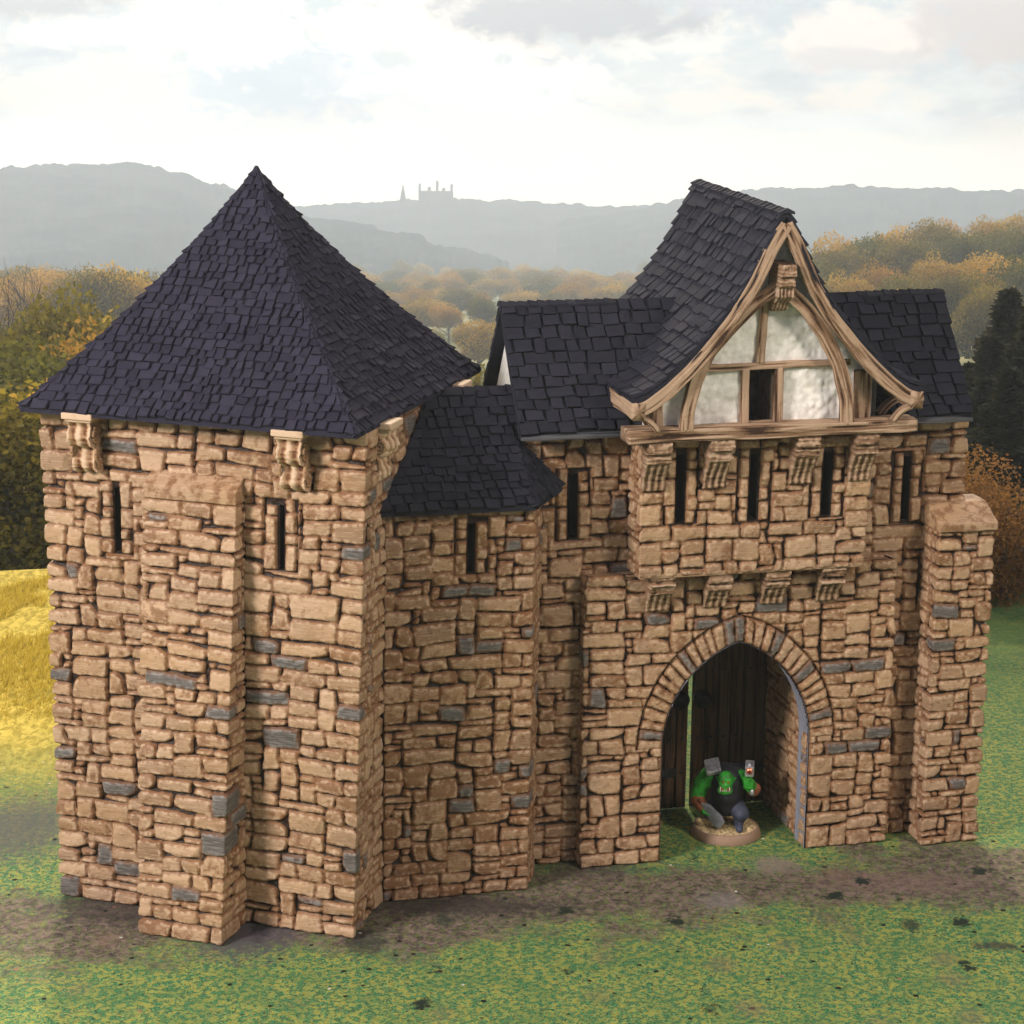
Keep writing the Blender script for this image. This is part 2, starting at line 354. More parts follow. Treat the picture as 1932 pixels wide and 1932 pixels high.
def wall(name, parent, path0, path1, z0, z1, seed, res=.05, cw=.385, ch=.305, slits=(), arch=None, quoins=True, coarse=(), cut=None, grey_p=.045, top_fn=None, tone_shift=0.0, burn_shift=0.0):
    """stone skin along a polyline in plan. path0/path1: corner points at z0/z1 (outside on the right hand when walking).
    slits: (segment, s0, s1, za, zb) openings; arch: dict with geometry in segment coordinates."""
    rng = random.Random(seed)
    p0 = np.array(path0, float); p1 = np.array(path1, float); ns = len(p0) - 1
    L = [(np.linalg.norm(p0[k + 1] - p0[k]) + np.linalg.norm(p1[k + 1] - p1[k])) / 2 for k in range(ns)]
    cum = np.concatenate([[0], np.cumsum(L)])
    U = []; 
    for k in range(ns):
        r = res * (3 if k in coarse else 1)
        n = max(2, int(round(L[k] / r))); U += list(cum[k] + L[k] * np.arange(n) / n)
    U.append(cum[-1]); U = np.array(U)
    Z = np.linspace(z0, z1, max(3, int(round((z1 - z0) / res)) + 1))
    # lattice per whole wall with quoin lines near the corners
    nu = max(2, int(round(cum[-1] / cw))); cwr = cum[-1] / nu; nz = max(1, int(round((z1 - z0) / ch))); chr_ = (z1 - z0) / nz
    corners = [int(round(c / cwr)) for c in cum[1:-1]] if quoins else []
    if quoins:
        corners = [0] + corners + [nu]
    polys = lattice_polys(0, nu, nz, cwr, chr_, z0, lay_stones(nu, nz, rng, None, corners), rng, seed, grey_p)
    UU, ZZ = np.meshgrid(U, Z)
    em = {0: np.full(UU.shape, 9.0), 1: np.full(UU.shape, 9.0)}
    hole = np.zeros(UU.shape, bool)
    for (sg, s0, s1, za, zb) in slits:
        ua, ub = cum[sg] + s0, cum[sg] + s1
        dx = np.maximum(ua - UU, UU - ub); dz = np.maximum(za - ZZ, ZZ - zb); dd = np.maximum(dx, dz)
        em[0] = np.minimum(em[0], dd - .03); hole |= dd < -.001
        # tall narrow jamb stones beside the slit
        for side in (-1, 1):
            zz = za - .05
            while zz < zb - .1:
                hh = min(rng.choice([.45, .6, .85, 1.1]), zb + .25 - zz)
                w = rng.uniform(.42, .62)
                x0, x1 = (ua - w, ua) if side < 0 else (ub, ub + w)
                polys.append(([(x0, zz), (x1, zz + rng.uniform(-.04, .04)), (x1, zz + hh), (x0, zz + hh + rng.uniform(-.04, .04))], rng.uniform(.4, .9), 0, 2)); zz += hh
        bx = np.minimum(np.minimum(UU - (ua - .55), (ub + .55) - UU), np.minimum(ZZ - (za - .05), (zb + .2) - ZZ))
        em[0] = np.minimum(em[0], -bx)
    em[2] = np.full(UU.shape, 9.0)
    for (sg, s0, s1, za, zb) in slits:
        ua, ub = cum[sg] + s0, cum[sg] + s1
        em[2] = np.minimum(em[2], np.maximum(np.maximum(ua - UU, UU - ub), np.maximum(za - ZZ, ZZ - zb)) - .02)
    if arch:
        c = cum[arch['seg']] + arch['c']; hw = arch['hw']; zs = arch['zs']; k = arch['k']; r = hw + k; R = r + arch['ring']
        sgn = np.where(UU >= c, 1, -1)
        rad = np.sqrt((UU - (c - sgn * k)) ** 2 + (ZZ - zs) ** 2)
        din = np.where(ZZ > zs, rad - r, np.abs(UU - c) - hw); dout = np.where(ZZ > zs, rad - R, np.abs(UU - c) - hw)
        em[0] = np.minimum(em[0], dout - .02); em[1] = din - .02; hole |= din < -.001
        tmi, tmo = math.acos(k / r), math.acos(k / R); N = arch['n']
        for side in (-1, 1):
            cxx = c - side * k
            ts = [0]; 
            for _ in range(N): ts.append(ts[-1] + rng.uniform(.8, 1.2))
            ts = [t / ts[-1] * .965 for t in ts]
            for a in range(N):
                q = [(cxx + side * r * math.cos(ts[a] * tmi), zs + r * math.sin(ts[a] * tmi)), (cxx + side * R * math.cos(ts[a] * tmo), zs + R * math.sin(ts[a] * tmo)),
                     (cxx + side * R * math.cos(ts[a + 1] * tmo), zs + R * math.sin(ts[a + 1] * tmo)), (cxx + side * r * math.cos(ts[a + 1] * tmi), zs + r * math.sin(ts[a + 1] * tmi))]
                if side < 0: q = q[::-1]
                polys.append((q, rng.uniform(.45, .85), 1.0 if (side, a) in arch['grey'] else 0.0, 1))
        dk = .035
        ki = [(c - side * k + side * r * math.cos(.965 * tmi), zs + r * math.sin(.965 * tmi)) for side in (-1, 1)]
        ko = [(c - side * k + side * R * math.cos(.965 * tmo), zs + R * math.sin(.965 * tmo)) for side in (-1, 1)]
        polys.append(([ki[0], ki[1], ko[1], (c, zs + R * math.sin(tmo) + .03), ko[0]], .5, 1.0, 1))
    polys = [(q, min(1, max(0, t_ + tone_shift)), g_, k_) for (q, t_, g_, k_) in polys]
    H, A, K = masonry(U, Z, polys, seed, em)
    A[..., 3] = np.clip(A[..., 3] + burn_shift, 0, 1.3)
    # map to 3-D
    seg = np.clip(np.searchsorted(cum, U, side='right') - 1, 0, ns - 1); s = (U - cum[seg]) / np.array(L)[seg]
    tz = (Z - z0) / (z1 - z0)
    def pos(p): return p[seg] + (p[seg + 1] - p[seg]) * s[:, None]
    Q0, Q1 = pos(p0), pos(p1)
    N = np.zeros((len(U), 2))
    dirs = p0[1:] - p0[:-1]; dirs /= np.linalg.norm(dirs, axis=1)[:, None]; nrm = np.stack([dirs[:, 1], -dirs[:, 0]], 1)
    N = nrm[seg].copy()
    for kk in range(1, ns):
        n2 = nrm[kk - 1] + nrm[kk]; n2 /= np.linalg.norm(n2); n2 = n2 / max(.35, n2 @ nrm[kk])
        w = np.clip(1 - np.abs(U - cum[kk]) / .12, 0, 1)[:, None]
        N = N * (1 - w) + n2 * w
    XY = Q0[None] * (1 - tz[:, None, None]) + Q1[None] * tz[:, None, None] + N[None] * H[..., None]
    V = np.dstack([XY, np.broadcast_to(Z[:, None], H.shape)])
    fk = ~(hole[:-1, :-1] & hole[:-1, 1:] & hole[1:, 1:] & hole[1:, :-1])
    if cut is not None: fk &= ~cut(V[:-1, :-1])
    V2 = V.reshape(-1, 3); A2 = A.reshape(-1, 4)
    main = fk
    res_obj = {}
    if arch:
        isv = (K[:-1, :-1] == 1) & (K[1:, 1:] == 1) & fk
        v, f, a = compact(V2, grid_faces(len(U), len(Z), isv), A2); res_obj['arch'] = mesh('arch', v, f, STONE, parent, True, a)
        main = fk & ~isv
    v, f, a = compact(V2, grid_faces(len(U), len(Z), main), A2)
    o = mesh(name, v, f, STONE, parent, True, a)
    res_obj['wall'] = o; res_obj['cum'] = cum
    # reveals of the slits
    for (sg, s0, s1, za, zb) in slits:
        d = dirs[sg]; n = nrm[sg]; base = p0[sg]
        zc = (za + zb) / 2; tt = (zc - z0) / (z1 - z0); base = p0[sg] * (1 - tt) + p1[sg] * tt
        pts = []
        for dep in (-.10, -1.1):
            for (ss, zz) in ((s0, za), (s1, za), (s1, zb), (s0, zb)):
                e = .0 if dep > -.5 else (.0)
                q = base + d * ss + n * dep; pts.append((q[0], q[1], zz))
        mesh('slit_reveal', pts, [[0, 1, 5, 4], [1, 2, 6, 5], [2, 3, 7, 6], [3, 0, 4, 7], [4, 5, 6, 7]], SLIT_SHADE, parent)
    return res_obj

# ------------------------------------------------------------------ roofs
def shingles(rows_list, rng, thick=.085, wmin=.38, wmax=.72, twist=.05, skip=None, V=None, F=None, A=None):
    """rows_list: list of (L, R) 3-D end points from eave to ridge (n+1 rows). Appends slabs."""
    n = len(rows_list) - 1
    for k in range(n):
        L, R = [np.array(q, float) for q in rows_list[k]]
        kn = min(k + 2, n); fr = .45 if kn == k + 2 else 0
        L1, R1 = [np.array(q, float) for q in rows_list[k + 1]]
        if kn == k + 2:
            L2, R2 = [np.array(q, float) for q in rows_list[k + 2]]; L1 = L1 + (L2 - L1) * fr; R1 = R1 + (R2 - R1) * fr
        length = np.linalg.norm(R - L)
        if length < .08: continue
        e = (R - L) / length
        x0n, x1n = (L1 - L) @ e, (R1 - L) @ e
        mid0 = (L + R) / 2; mid1 = (L1 + R1) / 2; g = mid1 - mid0; g = g - (g @ e) * e; gl = np.linalg.norm(g); g /= gl
        nv = np.cross(e, g); nv /= np.linalg.norm(nv)
        x = -rng.uniform(0, wmin * .6) if k % 2 else 0.0
        # guarantee cover
        while x < length - .02:
            w = rng.uniform(wmin, wmax) * (1.6 if rng.random() < .16 else 1)
            xa, xb = x, x + w
            if length - xb < wmin * .4: xb = length
            x = xb
            xa, xb = max(xa, 0), min(xb, length)
            if xb - xa < .05: continue
            c3 = L + e * (xa + xb) / 2
            if skip and skip(c3): continue
            gp = rng.uniform(.018, .05) * (1.0 + thick * 3)
            sk = rng.uniform(-twist, twist); dy = rng.uniform(-.10, .08)
            ta = max(min(xa + gp + sk, x1n - .02), x0n); tb = min(max(xb - gp + sk, x0n + .02), x1n)
            if tb - ta < .02: ta = tb = (ta + tb) / 2; tb += .01; ta -= .01
            lift = thick + rng.uniform(0, .09); tl = rng.uniform(-.04, .04)
            lo = [(xa + gp, dy + rng.uniform(-.02, .02)), (xb - gp, dy + rng.uniform(-.02, .02))]
            bas = len(V)
            def P(xx, yy, zz): return L + e * xx + g * yy + nv * zz
            b = .022
            V += [P(lo[0][0], lo[0][1], .0), P(lo[1][0], lo[1][1], .0), P(tb, gl, -.02), P(ta, gl, -.02),
                  P(lo[0][0], lo[0][1], lift + tl - b), P(lo[1][0], lo[1][1], lift - tl - b),
                  P(lo[0][0] + b, lo[0][1] + b, lift + tl), P(lo[1][0] - b, lo[1][1] + b, lift - tl), P(tb - b * .5, gl, .035), P(ta + b * .5, gl, .035), P(tb, gl, .02), P(ta, gl, .02)]
            F += [[bas, bas + 1, bas + 5, bas + 4], [bas + 4, bas + 5, bas + 7, bas + 6], [bas + 6, bas + 7, bas + 8, bas + 9],
                  [bas + 1, bas + 2, bas + 10, bas + 5], [bas + 5, bas + 10, bas + 8, bas + 7], [bas + 3, bas, bas + 4, bas + 11], [bas + 11, bas + 4, bas + 6, bas + 9], [bas + 2, bas + 3, bas + 11, bas + 10]]
            tn = rng.random(); A += [(tn, 0, 1, 0)] * 12
def ridge_caps(path, up_dir, side, w, rng, V, F, A, step=.34, drop=.12, thick=.06):
    """saddle tiles along a polyline; side = unit vector across the ridge"""
    path = [np.array(p, float) for p in path]; up_dir = np.array(up_dir, float)
    for a, b in zip(path[:-1], path[1:]):
        d = b - a; L = np.linalg.norm(d); d /= L; n = max(1, int(round(L / step)))
        s = np.array(side, float); s = s - (s @ d) * d; s /= np.linalg.norm(s); u = np.cross(s, d); u = u if u @ up_dir > 0 else -u
        for k in range(n):
            q0 = a + d * (L * k / n - .03); q1 = a + d * (L * (k + 1) / n + .03)
            h0, h1 = thick + rng.uniform(.0, .05), thick * .3
            bas = len(V); ww = w * rng.uniform(.88, 1.12)
            for q, h in ((q0, h0), (q1, h1)):
                V += [q - s * ww - u * (drop - h * .6), q + u * h, q + s * ww - u * (drop - h * .6), q - s * ww - u * (drop + .06), q - u * .1, q + s * ww - u * (drop + .06)]
            F += [[bas, bas + 1, bas + 7, bas + 6], [bas + 1, bas + 2, bas + 8, bas + 7], [bas, bas + 3, bas + 4, bas + 1], [bas + 1, bas + 4, bas + 5, bas + 2],
                  [bas + 3, bas, bas + 6, bas + 9], [bas + 2, bas + 5, bas + 11, bas + 8], [bas + 6, bas + 7, bas + 10, bas + 9], [bas + 7, bas + 8, bas + 11, bas + 10]]
            tn = rng.random(); A += [(tn, 0, 1, 0)] * 12
def poly_add(V, F, A, pts, faces, tone=.3):
    b = len(V); V += [np.array(p, float) for p in pts]; F += [[b + i for i in f] for f in faces]; A += [(tone, 0, 1, 0)] * len(pts)

# ------------------------------------------------------------------ timber
def beam(name, pts, w, d, parent, mat=None, depth_axis=(0, 1, 0), seed=0, groove=.05, res=.10, taper=(1, 1), freq=9.0):
    """a hewn timber swept along pts; d is its size along depth_axis, w across"""
    mat = mat or WOOD
    w *= .9
    P = np.array(pts, float)
    seg = np.linalg.norm(P[1:] - P[:-1], axis=1); cu = np.concatenate([[0], np.cumsum(seg)])
    n = max(4, int(cu[-1] / res)); s = np.linspace(0, cu[-1], n)
    # smooth resample (Catmull-like through cubic smoothing of a linear resample)
    C = np.stack([np.interp(s, cu, P[:, k]) for k in range(3)], 1)
    if len(P) > 2:
        kk = max(3, int(.5 / res)) | 1; ker = np.ones(kk) / kk
        Cp = np.concatenate([np.repeat(C[:1], kk // 2, 0) + (np.arange(-(kk // 2), 0)[:, None]) * (C[1] - C[0]), C, np.repeat(C[-1:], kk // 2, 0) + (np.arange(1, kk // 2 + 1)[:, None]) * (C[-1] - C[-2])])
        C = np.stack([np.convolve(Cp[:, k], ker, 'valid') for k in range(3)], 1)
    T = np.gradient(C, axis=0); T /= np.linalg.norm(T, axis=1)[:, None]
    Bx = np.array(depth_axis, float)[None] + 0 * T; Bx = Bx - (Bx * T).sum(1)[:, None] * T; Bx /= np.linalg.norm(Bx, axis=1)[:, None]
    Ax = np.cross(T, Bx)
    per = 2 * (w + d); m = max(16, int(per / .032)); q = np.arange(m) / m * per
    cx = np.where(q < w, q - w / 2, np.where(q < w + d, w / 2, np.where(q < 2 * w + d, w / 2 - (q - w - d), -w / 2)))
    cy = np.where(q < w, -d / 2, np.where(q < w + d, -d / 2 + (q - w), np.where(q < 2 * w + d, d / 2, d / 2 - (q - 2 * w - d))))
    S, Q = np.meshgrid(s, q, indexing='ij')
    g = noise(Q * freq, S * .55 + .35 * noise(S * .8, Q * .5, 0, seed), 0, seed) * .65 + noise(Q * freq * 2.3, S * 1.1, 0, seed + 4) * .35
    g = np.where(g < 0, g * 1.5, g * .8) + .12 * noise(S * 2.2, Q * 2.2, 0, seed + 8)
    tp = taper[0] + (taper[1] - taper[0]) * (s / s[-1]); wob = 1 + .06 * noise(s * 1.1, 0 * s, 0, seed + 2)
    rr = np.minimum(1, 1) 
    dist = np.sqrt(cx ** 2 + cy ** 2); nx, nyy = cx / dist, cy / dist
    rnd = 1 - .05 * (np.abs(cx) / (w / 2) * np.abs(cy) / (d / 2)) ** 4
    V = C[:, None] + Ax[:, None] * ((cx * rnd)[None] * (tp * wob)[:, None] + nx[None] * g * groove)[..., None] + Bx[:, None] * ((cy * rnd)[None] * (tp * wob)[:, None] + nyy[None] * g * groove)[..., None]
    a = np.zeros(V.shape[:2] + (4,), np.float32); a[..., 0] = np.clip(.78 + .85 * g, 0, 1); a[..., 2] = 1
    i = np.arange(n * m).reshape(n, m); F = np.stack([i[:-1], np.roll(i, -1, 1)[:-1], np.roll(i, -1, 1)[1:], i[1:]], -1).reshape(-1, 4)[:, ::-1]
    F = [list(map(int, f)) for f in F]
    V = list(V.reshape(-1, 3)); A = list(a.reshape(-1, 4))
    for e, row in ((0, i[0]), (1, i[-1])):
        b = len(V); V.append(C[0] - T[0] * .02 if e == 0 else C[-1] + T[-1] * .02); A.append(np.array([.6, 0, 1, 0]))
        for k in range(m):
            f = [int(row[k]), int(row[(k + 1) % m]), b]
            F.append(f if e == 0 else f[::-1])
    return mesh(name, V, F, mat, parent, True, A)
def corbel(name, parent, prof, x0, x1, base_b, sgn_axis, mat, seed, flute=.045, nf=3.5, nx=36, groove=True):
    """profile prof: list of (projection, z) from top to bottom; extruded along a (or b) between x0 and x1, standing out from base_b"""
    P = np.array(prof, float); seg = np.linalg.norm(P[1:] - P[:-1], axis=1); cu = np.concatenate([[0], np.cumsum(seg)])
    n = max(8, int(cu[-1] / .04)); s = np.linspace(0, cu[-1], n); C = np.stack([np.interp(s, cu, P[:, k]) for k in range(2)], 1)
    X = np.linspace(0, 1, nx)
    XX, SS = np.meshgrid(X, s)
    low = np.clip((SS / s[-1] - .38) * 8, 0, 1) if groove else 1.0
    g = np.cos(XX * nf * 2 * math.pi + .6 * noise(SS * 2, 0 * SS, 0, seed)) * flute * low + (1 - low) * (.05 * noise(0 * XX + seed, SS * 13, 0, seed + 6) + .03 * noise(XX * 6, SS * 9, 0, seed + 7)) + noise(XX * 9, SS * 5, 0, seed) * .02 + noise(XX * 3, SS * 14, 0, seed + 3) * .03
    pr = C[:, 0][:, None] + g * np.clip(C[:, 0][:, None] * 4, 0, 1); z = C[:, 1][:, None] + 0 * g
    inset = .03 * noise(SS * 7, 0 * SS, 0, seed + 1)
    x = x0 + (x1 - x0) * XX + inset * np.where(XX < .5, -1, 1) * (np.abs(XX - .5) > .48)
    att = np.zeros(g.shape + (4,), np.float32); att[..., 0] = np.clip(.62 + 7 * g, 0, 1); att[..., 2] = np.clip(.8 + 5 * g, .3, 1)
    def mk(xx, pp, zz):
        return np.stack([xx, base_b + sgn_axis[1] * pp, zz], -1) if sgn_axis[0] == 'b' else np.stack([base_b + sgn_axis[1] * pp, xx, zz], -1)
    V = mk(x, pr, z).reshape(-1, 3); F = [list(map(int, f)) for f in grid_faces(nx, n)]
    A = list(att.reshape(-1, 4)); V = list(V)
    for cidx in (0, nx - 1):        # side cheeks, as strips back to the wall
        b = len(V); ids = [r * nx + cidx for r in range(n)]
        for r in range(n):
            xx = x[r, cidx]; q = mk(np.array([xx]), np.array([0.0]), np.array([z[r, cidx]]))[0]; V.append(q); A.append(np.array([.5, 0, .8, 0]))
        for r in range(n - 1):
            f = [ids[r], ids[r + 1], b + r + 1, b + r]; F.append(f)
    t0 = len(V); V += [mk(np.array([xx]), np.array([0.0]), np.array([C[0, 1]]))[0] for xx in (x0, x1)]; A += [np.array([.6, 0, 1, 0])] * 2
    F.append([0, nx - 1, t0 + 1, t0])
    return mesh(name, V, F, mat, parent, True, A)
def tube(name, pts, r, mat, parent, m=8, attr=None, taper=1.0):
    P = np.array(pts, float); n = len(P); T = np.gradient(P, axis=0); T /= np.linalg.norm(T, axis=1)[:, None]
    ref = np.array([0, 0, 1.0]) if abs(T[0] @ np.array([0, 0, 1.0])) < .9 else np.array([1.0, 0, 0])
    A_ = np.cross(T, ref); A_ /= np.linalg.norm(A_, axis=1)[:, None]; B_ = np.cross(T, A_)
    an = np.arange(m) / m * 2 * math.pi; rr = r * np.linspace(1, taper, n)
    V = P[:, None] + A_[:, None] * (np.cos(an)[None] * rr[:, None])[..., None] + B_[:, None] * (np.sin(an)[None] * rr[:, None])[..., None]
    i = np.arange(n * m).reshape(n, m); F = [list(map(int, f)) for f in np.stack([i[:-1], np.roll(i, -1, 1)[:-1], np.roll(i, -1, 1)[1:], i[1:]], -1).reshape(-1, 4)]
    F += [list(map(int, i[0][::-1])), list(map(int, i[-1]))]
    return mesh(name, V.reshape(-1, 3), F, mat, parent, True, attr)
def box(name, lo, hi, mat, parent, bev=.03, tone=.6, top_slope=None, smooth=False):
    """bevelled box; top_slope=(axis, dz) lifts the top towards +axis"""
    lo = np.array(lo, float); hi = np.array(hi, float); import bmesh
    bm = bmesh.new(); bmesh.ops.create_cube(bm, size=1.0)
    for v in bm.verts:
        for k in range(3): v.co[k] = lo[k] if v.co[k] < 0 else hi[k]
        if top_slope and v.co[2] > (lo[2] + hi[2]) / 2 and v.co[top_slope[0]] > (lo[top_slope[0]] + hi[top_slope[0]]) / 2: v.co[2] += top_slope[1]
    if bev: bmesh.ops.bevel(bm, geom=list(bm.edges), offset=bev, segments=2, affect='EDGES', profile=.6)
    me = bpy.data.meshes.new(name); bm.to_mesh(me); bm.free()
    at = me.color_attributes.new('st', 'FLOAT_COLOR', 'POINT'); at.data.foreach_set('color', np.tile(np.array([tone, 0, 1, 0], np.float32), (len(me.vertices), 1)).ravel())
    me.materials.append(mat); o = bpy.data.objects.new(name, me); col.objects.link(o); o.parent = parent
    for p in me.polygons: p.use_smooth = smooth
    return o
# ================================================================== GATEHOUSE  (local axes: x along the front, y into depth, z up)
GATE_LOC, GATE_YAW = (3.114, 95.675, 0), .249
TOWER_LOC, TOWER_YAW = (-10.441, 95.996, 0), -.315
rng = random.Random(5)
def build_gatehouse():
    G = empty('gatehouse', GATE_LOC, GATE_YAW)
    tag(G, 'tan stone gatehouse with pointed archway, half timbered white gable and black shingled roofs', 'gatehouse')
    XR = 17.15
    # front block with the archway; walks round its left flank, front and right flank
    arch = dict(seg=1, c=6.95, hw=3.35, zs=5.2, k=1.48, ring=1.15, n=15, grey={(-1, 1), (-1, 9), (1, 2), (1, 7), (1, 11), (-1, 14)})
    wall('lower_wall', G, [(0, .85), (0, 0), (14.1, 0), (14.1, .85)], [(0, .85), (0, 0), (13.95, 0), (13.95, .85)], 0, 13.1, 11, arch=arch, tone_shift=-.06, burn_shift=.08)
    # ledge on top of the block
    box('ledge', (0.12, 0.14, 12.8), (13.85, .95, 13.02), STONE, G, .04, .2)
    # recessed wall behind, right flank, back and left flank
    def rec_cut(V):
        x, y, z = V[..., 0], V[..., 1], V[..., 2]
        return ((y < 1.2) & (x > .5) & (x < 13.5) & (z < 12.6)) | ((y < 1.2) & (x > 2.5) & (x < 11.6) & (z > 13.4))
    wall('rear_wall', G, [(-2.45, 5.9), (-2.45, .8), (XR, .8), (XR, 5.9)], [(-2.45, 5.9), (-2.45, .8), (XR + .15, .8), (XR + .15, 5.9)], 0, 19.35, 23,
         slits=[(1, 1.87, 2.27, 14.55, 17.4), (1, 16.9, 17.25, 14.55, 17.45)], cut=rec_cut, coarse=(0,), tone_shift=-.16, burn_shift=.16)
    # back wall with doorway
    def back_cut(V):
        x, z = V[..., 0], V[..., 2]
        return (x > 3.45) & (x < 10.45) & (z < 10.0)
    wall('back_wall', G, [(XR, 5.9), (-2.45, 5.9)], [(XR, 5.9), (-2.45, 5.9)], 0, 19.35, 29, res=.11, cut=back_cut)
    # jettied storey
    wall('upper_wall', G, [(2.08, .85), (2.08, -.92), (12.05, -.92), (12.05, .85)], [(2.08, .85), (2.08, -.92), (12.15, -.92), (12.15, .85)], 13.12, 19.3, 37,
         slits=[(1, 1.52, 1.92, 15.45, 18.45), (1, 4.72, 5.16, 15.42, 18.3), (1, 7.98, 8.42, 15.42, 18.2)])
    box('jetty_floor', (2.1, -.9, 13.12), (12.0, .9, 13.3), STONE, G, .03, .35)
    # passage
    r = 3.35 + 1.48; pts = []
    prof = [(10.3, 0.0), (10.3, 5.2)]
    tm = math.acos(1.48 / r)
    for t in np.linspace(0, tm, 16)[1:]: prof.append((6.95 - 1.48 + r * math.cos(t), 5.2 + r * math.sin(t)))
    full = prof + [(13.9 - x, z) for x, z in prof[::-1][1:]]
    V = []; n = len(full)
    for (y, grow) in ((.06, 0), (.18, .01), (.2, .02), (1.25, .02)):
        for k, (x, z) in enumerate(full):
            V.append((x + (.0 + grow) * (1 if x > 6.95 else -1), y, z + grow))
    F = []
    for a in range(3):
        for k in range(n - 1): F.append([a * n + k, a * n + k + 1, (a + 1) * n + k + 1, (a + 1) * n + k])
    mesh('arch_reveal', V, F, GREYP, G, True)
    wall('jamb_stones', G, [(10.3, .85), (10.3, .12)], [(10.3, .85), (10.3, .12)], 0, 5.3, 45, quoins=False)
    wall('jamb_stones', G, [(3.6, .12), (3.6, .85)], [(3.6, .12), (3.6, .85)], 0, 5.3, 46, quoins=False)
    # inner ring face closing the grey reveal to the wider brick passage
    V = []; F = []
    for (x, z) in full: V.append((x, 1.25, z))
    for (x, z) in full: V.append((6.95 + (x - 6.95) * 1.12 if z < 9 else 6.95 + (x - 6.95) * 1.12, 1.25, min(12.6, z * 1.0 + (1.2 if z > 5.2 else 0) * (z - 5.2) / 4.6)))
    for k in range(n - 1): F.append([k, k + 1, n + k + 1, n + k])
    mesh('arch_back_face', V, F, GREYP, G, True)
    wall('passage_wall', G, [(10.45, 5.85), (10.45, 1.2)], [(10.45, 5.85), (10.45, 1.2)], 0, 11, 41, res=.07, quoins=False)
    wall('passage_wall', G, [(3.45, 1.2), (3.45, 5.85)], [(3.45, 1.2), (3.45, 5.85)], 0, 11, 43, res=.1, quoins=False)
    mesh('passage_ceiling', [(3.2, 1.2, 10.9), (10.7, 1.2, 10.9), (10.7, 5.9, 10.9), (3.2, 5.9, 10.9)], [[0, 1, 2, 3]], DARKIN, G)
    # doors
    def leaf(x0, x1, hinge_right):
        b = (x1 - x0) / 6
        V = []; F = []; A = []
        root = None
        for k in range(6):
            a0, a1 = x0 + b * k + .02, x0 + b * (k + 1) - .02
            o = beam('plank', [(a0 + b / 2 - .02, 5.95, .05), (a0 + b / 2 - .02, 5.95, 9.9)], b - .03, .16, None, DOORWOOD, seed=int(100 + x0 * 7 + k), groove=.02, res=.25)
            me = o.data; nb = len(V); co = np.empty(len(me.vertices) * 3, np.float32); me.vertices.foreach_get('co', co); V += list(co.reshape(-1, 3))
            F += [[nb + v for v in p.vertices] for p in me.polygons]
            ac = np.empty(len(me.vertices) * 4, np.float32); me.color_attributes['st'].data.foreach_get('color', ac); A += list(ac.reshape(-1, 4))
            bpy.data.objects.remove(o)
        nb = len(V); V += [(x0, 6.0, 0.02), (x1, 6.0, .02), (x1, 6.0, 9.95), (x0, 6.0, 9.95)]; A += [(.2, 0, 1, 0)] * 4; F += [[nb, nb + 1, nb + 2, nb + 3]]
        d = mesh('door', V, F, DOORWOOD, G, True, A)
        for z in (1.6, 7.9):
            box('strap', (x0 + .1 if not hinge_right else x0 + .5, 5.78, z), (x1 - .5 if not hinge_right else x1 - .1, 5.88, z + .42), IRON, d, .03)
        cx = x1 - .42 if not hinge_right else x0 + .42
        bs = tube('boss', [(cx, 5.88, 5.3), (cx, 5.74, 5.3)], .42, IRON, d, 16)
        tube('ring_handle', [(cx + .3 * math.cos(a), 5.68, 5.2 + .3 * math.sin(a)) for a in np.linspace(0, 6.283, 22)], .05, IRON, d, 6)
        for k in range(6):
            for z in (1.8, 3.4, 6.6, 8.1, 9.2):
                xx = x0 + b * (k + .5)
                mesh('stud', [(xx - .07, 5.85, z - .07), (xx + .07, 5.85, z - .07), (xx + .07, 5.85, z + .07), (xx - .07, 5.85, z + .07), (xx, 5.76, z)], [[0, 1, 4], [1, 2, 4], [2, 3, 4], [3, 0, 4]], IRON, d)
        return d
    leaf(3.3, 6.72, False); leaf(6.90, 10.6, True)
    # right buttress with sloping capstone
    wall('buttress', G, [(15.55, .8), (15.55, -.80), (18.1, -.80), (18.1, 1.6), (16.9, 1.6)], [(15.6, .8), (15.6, -.78), (18.12, -.78), (18.12, 1.6), (16.9, 1.6)], 0, 14.45, 53)
    V = [(15.5, -1.0, 14.42), (18.22, -1.0, 14.42), (18.22, 1.65, 14.42), (15.5, 1.65, 14.42), (15.5, -1.0, 14.78), (18.22, -1.0, 14.78), (18.22, .35, 15.42), (15.5, .35, 15.42), (18.22, 1.65, 15.42), (15.5, 1.65, 15.42)]
    slab('capstone', V, [[0, 1, 5, 4], [1, 2, 8, 6, 5], [2, 3, 9, 8], [3, 0, 4, 7, 9], [4, 5, 6, 7], [7, 6, 8, 9], [3, 2, 1, 0]], STONE, G, .08, .8)
    # ---- timber sill beam and the gable
    beam('sill_beam', [(1.12, -1.5, 19.47), (13.72, -1.5, 19.47)], .58, 1.15, G, seed=1, groove=.06)
    # plaster gable wall with the window opening
    yy = -1.1
    prof = ROOF_P
    def hw(z):
        zs = [q[1] for q in prof][::-1]; xs = [q[0] for q in prof][::-1]; return float(np.interp(z, zs, xs)) - .28
    cxx = 7.45
    ua = np.arange(2.7, 12.0, .075); za = np.arange(19.6, 28.0, .075)
    UU, ZZ = np.meshgrid(ua, za); HWz = np.interp(ZZ, [q[1] for q in prof][::-1], [q[0] for q in prof][::-1]) - .25
    bump = .05 * fbm(UU * 1.9, ZZ * 1.9, 0, 77, 4) + .06 * np.abs(noise(UU * 3.2, ZZ * 3.2, 0, 79))
    X = np.clip(UU, cxx - HWz, cxx + HWz)
    V = np.stack([X, yy - bump, ZZ], -1)
    keep = ~((UU > 6.45) & (UU < 7.62) & (ZZ < 21.9)); k4 = keep[:-1, :-1]
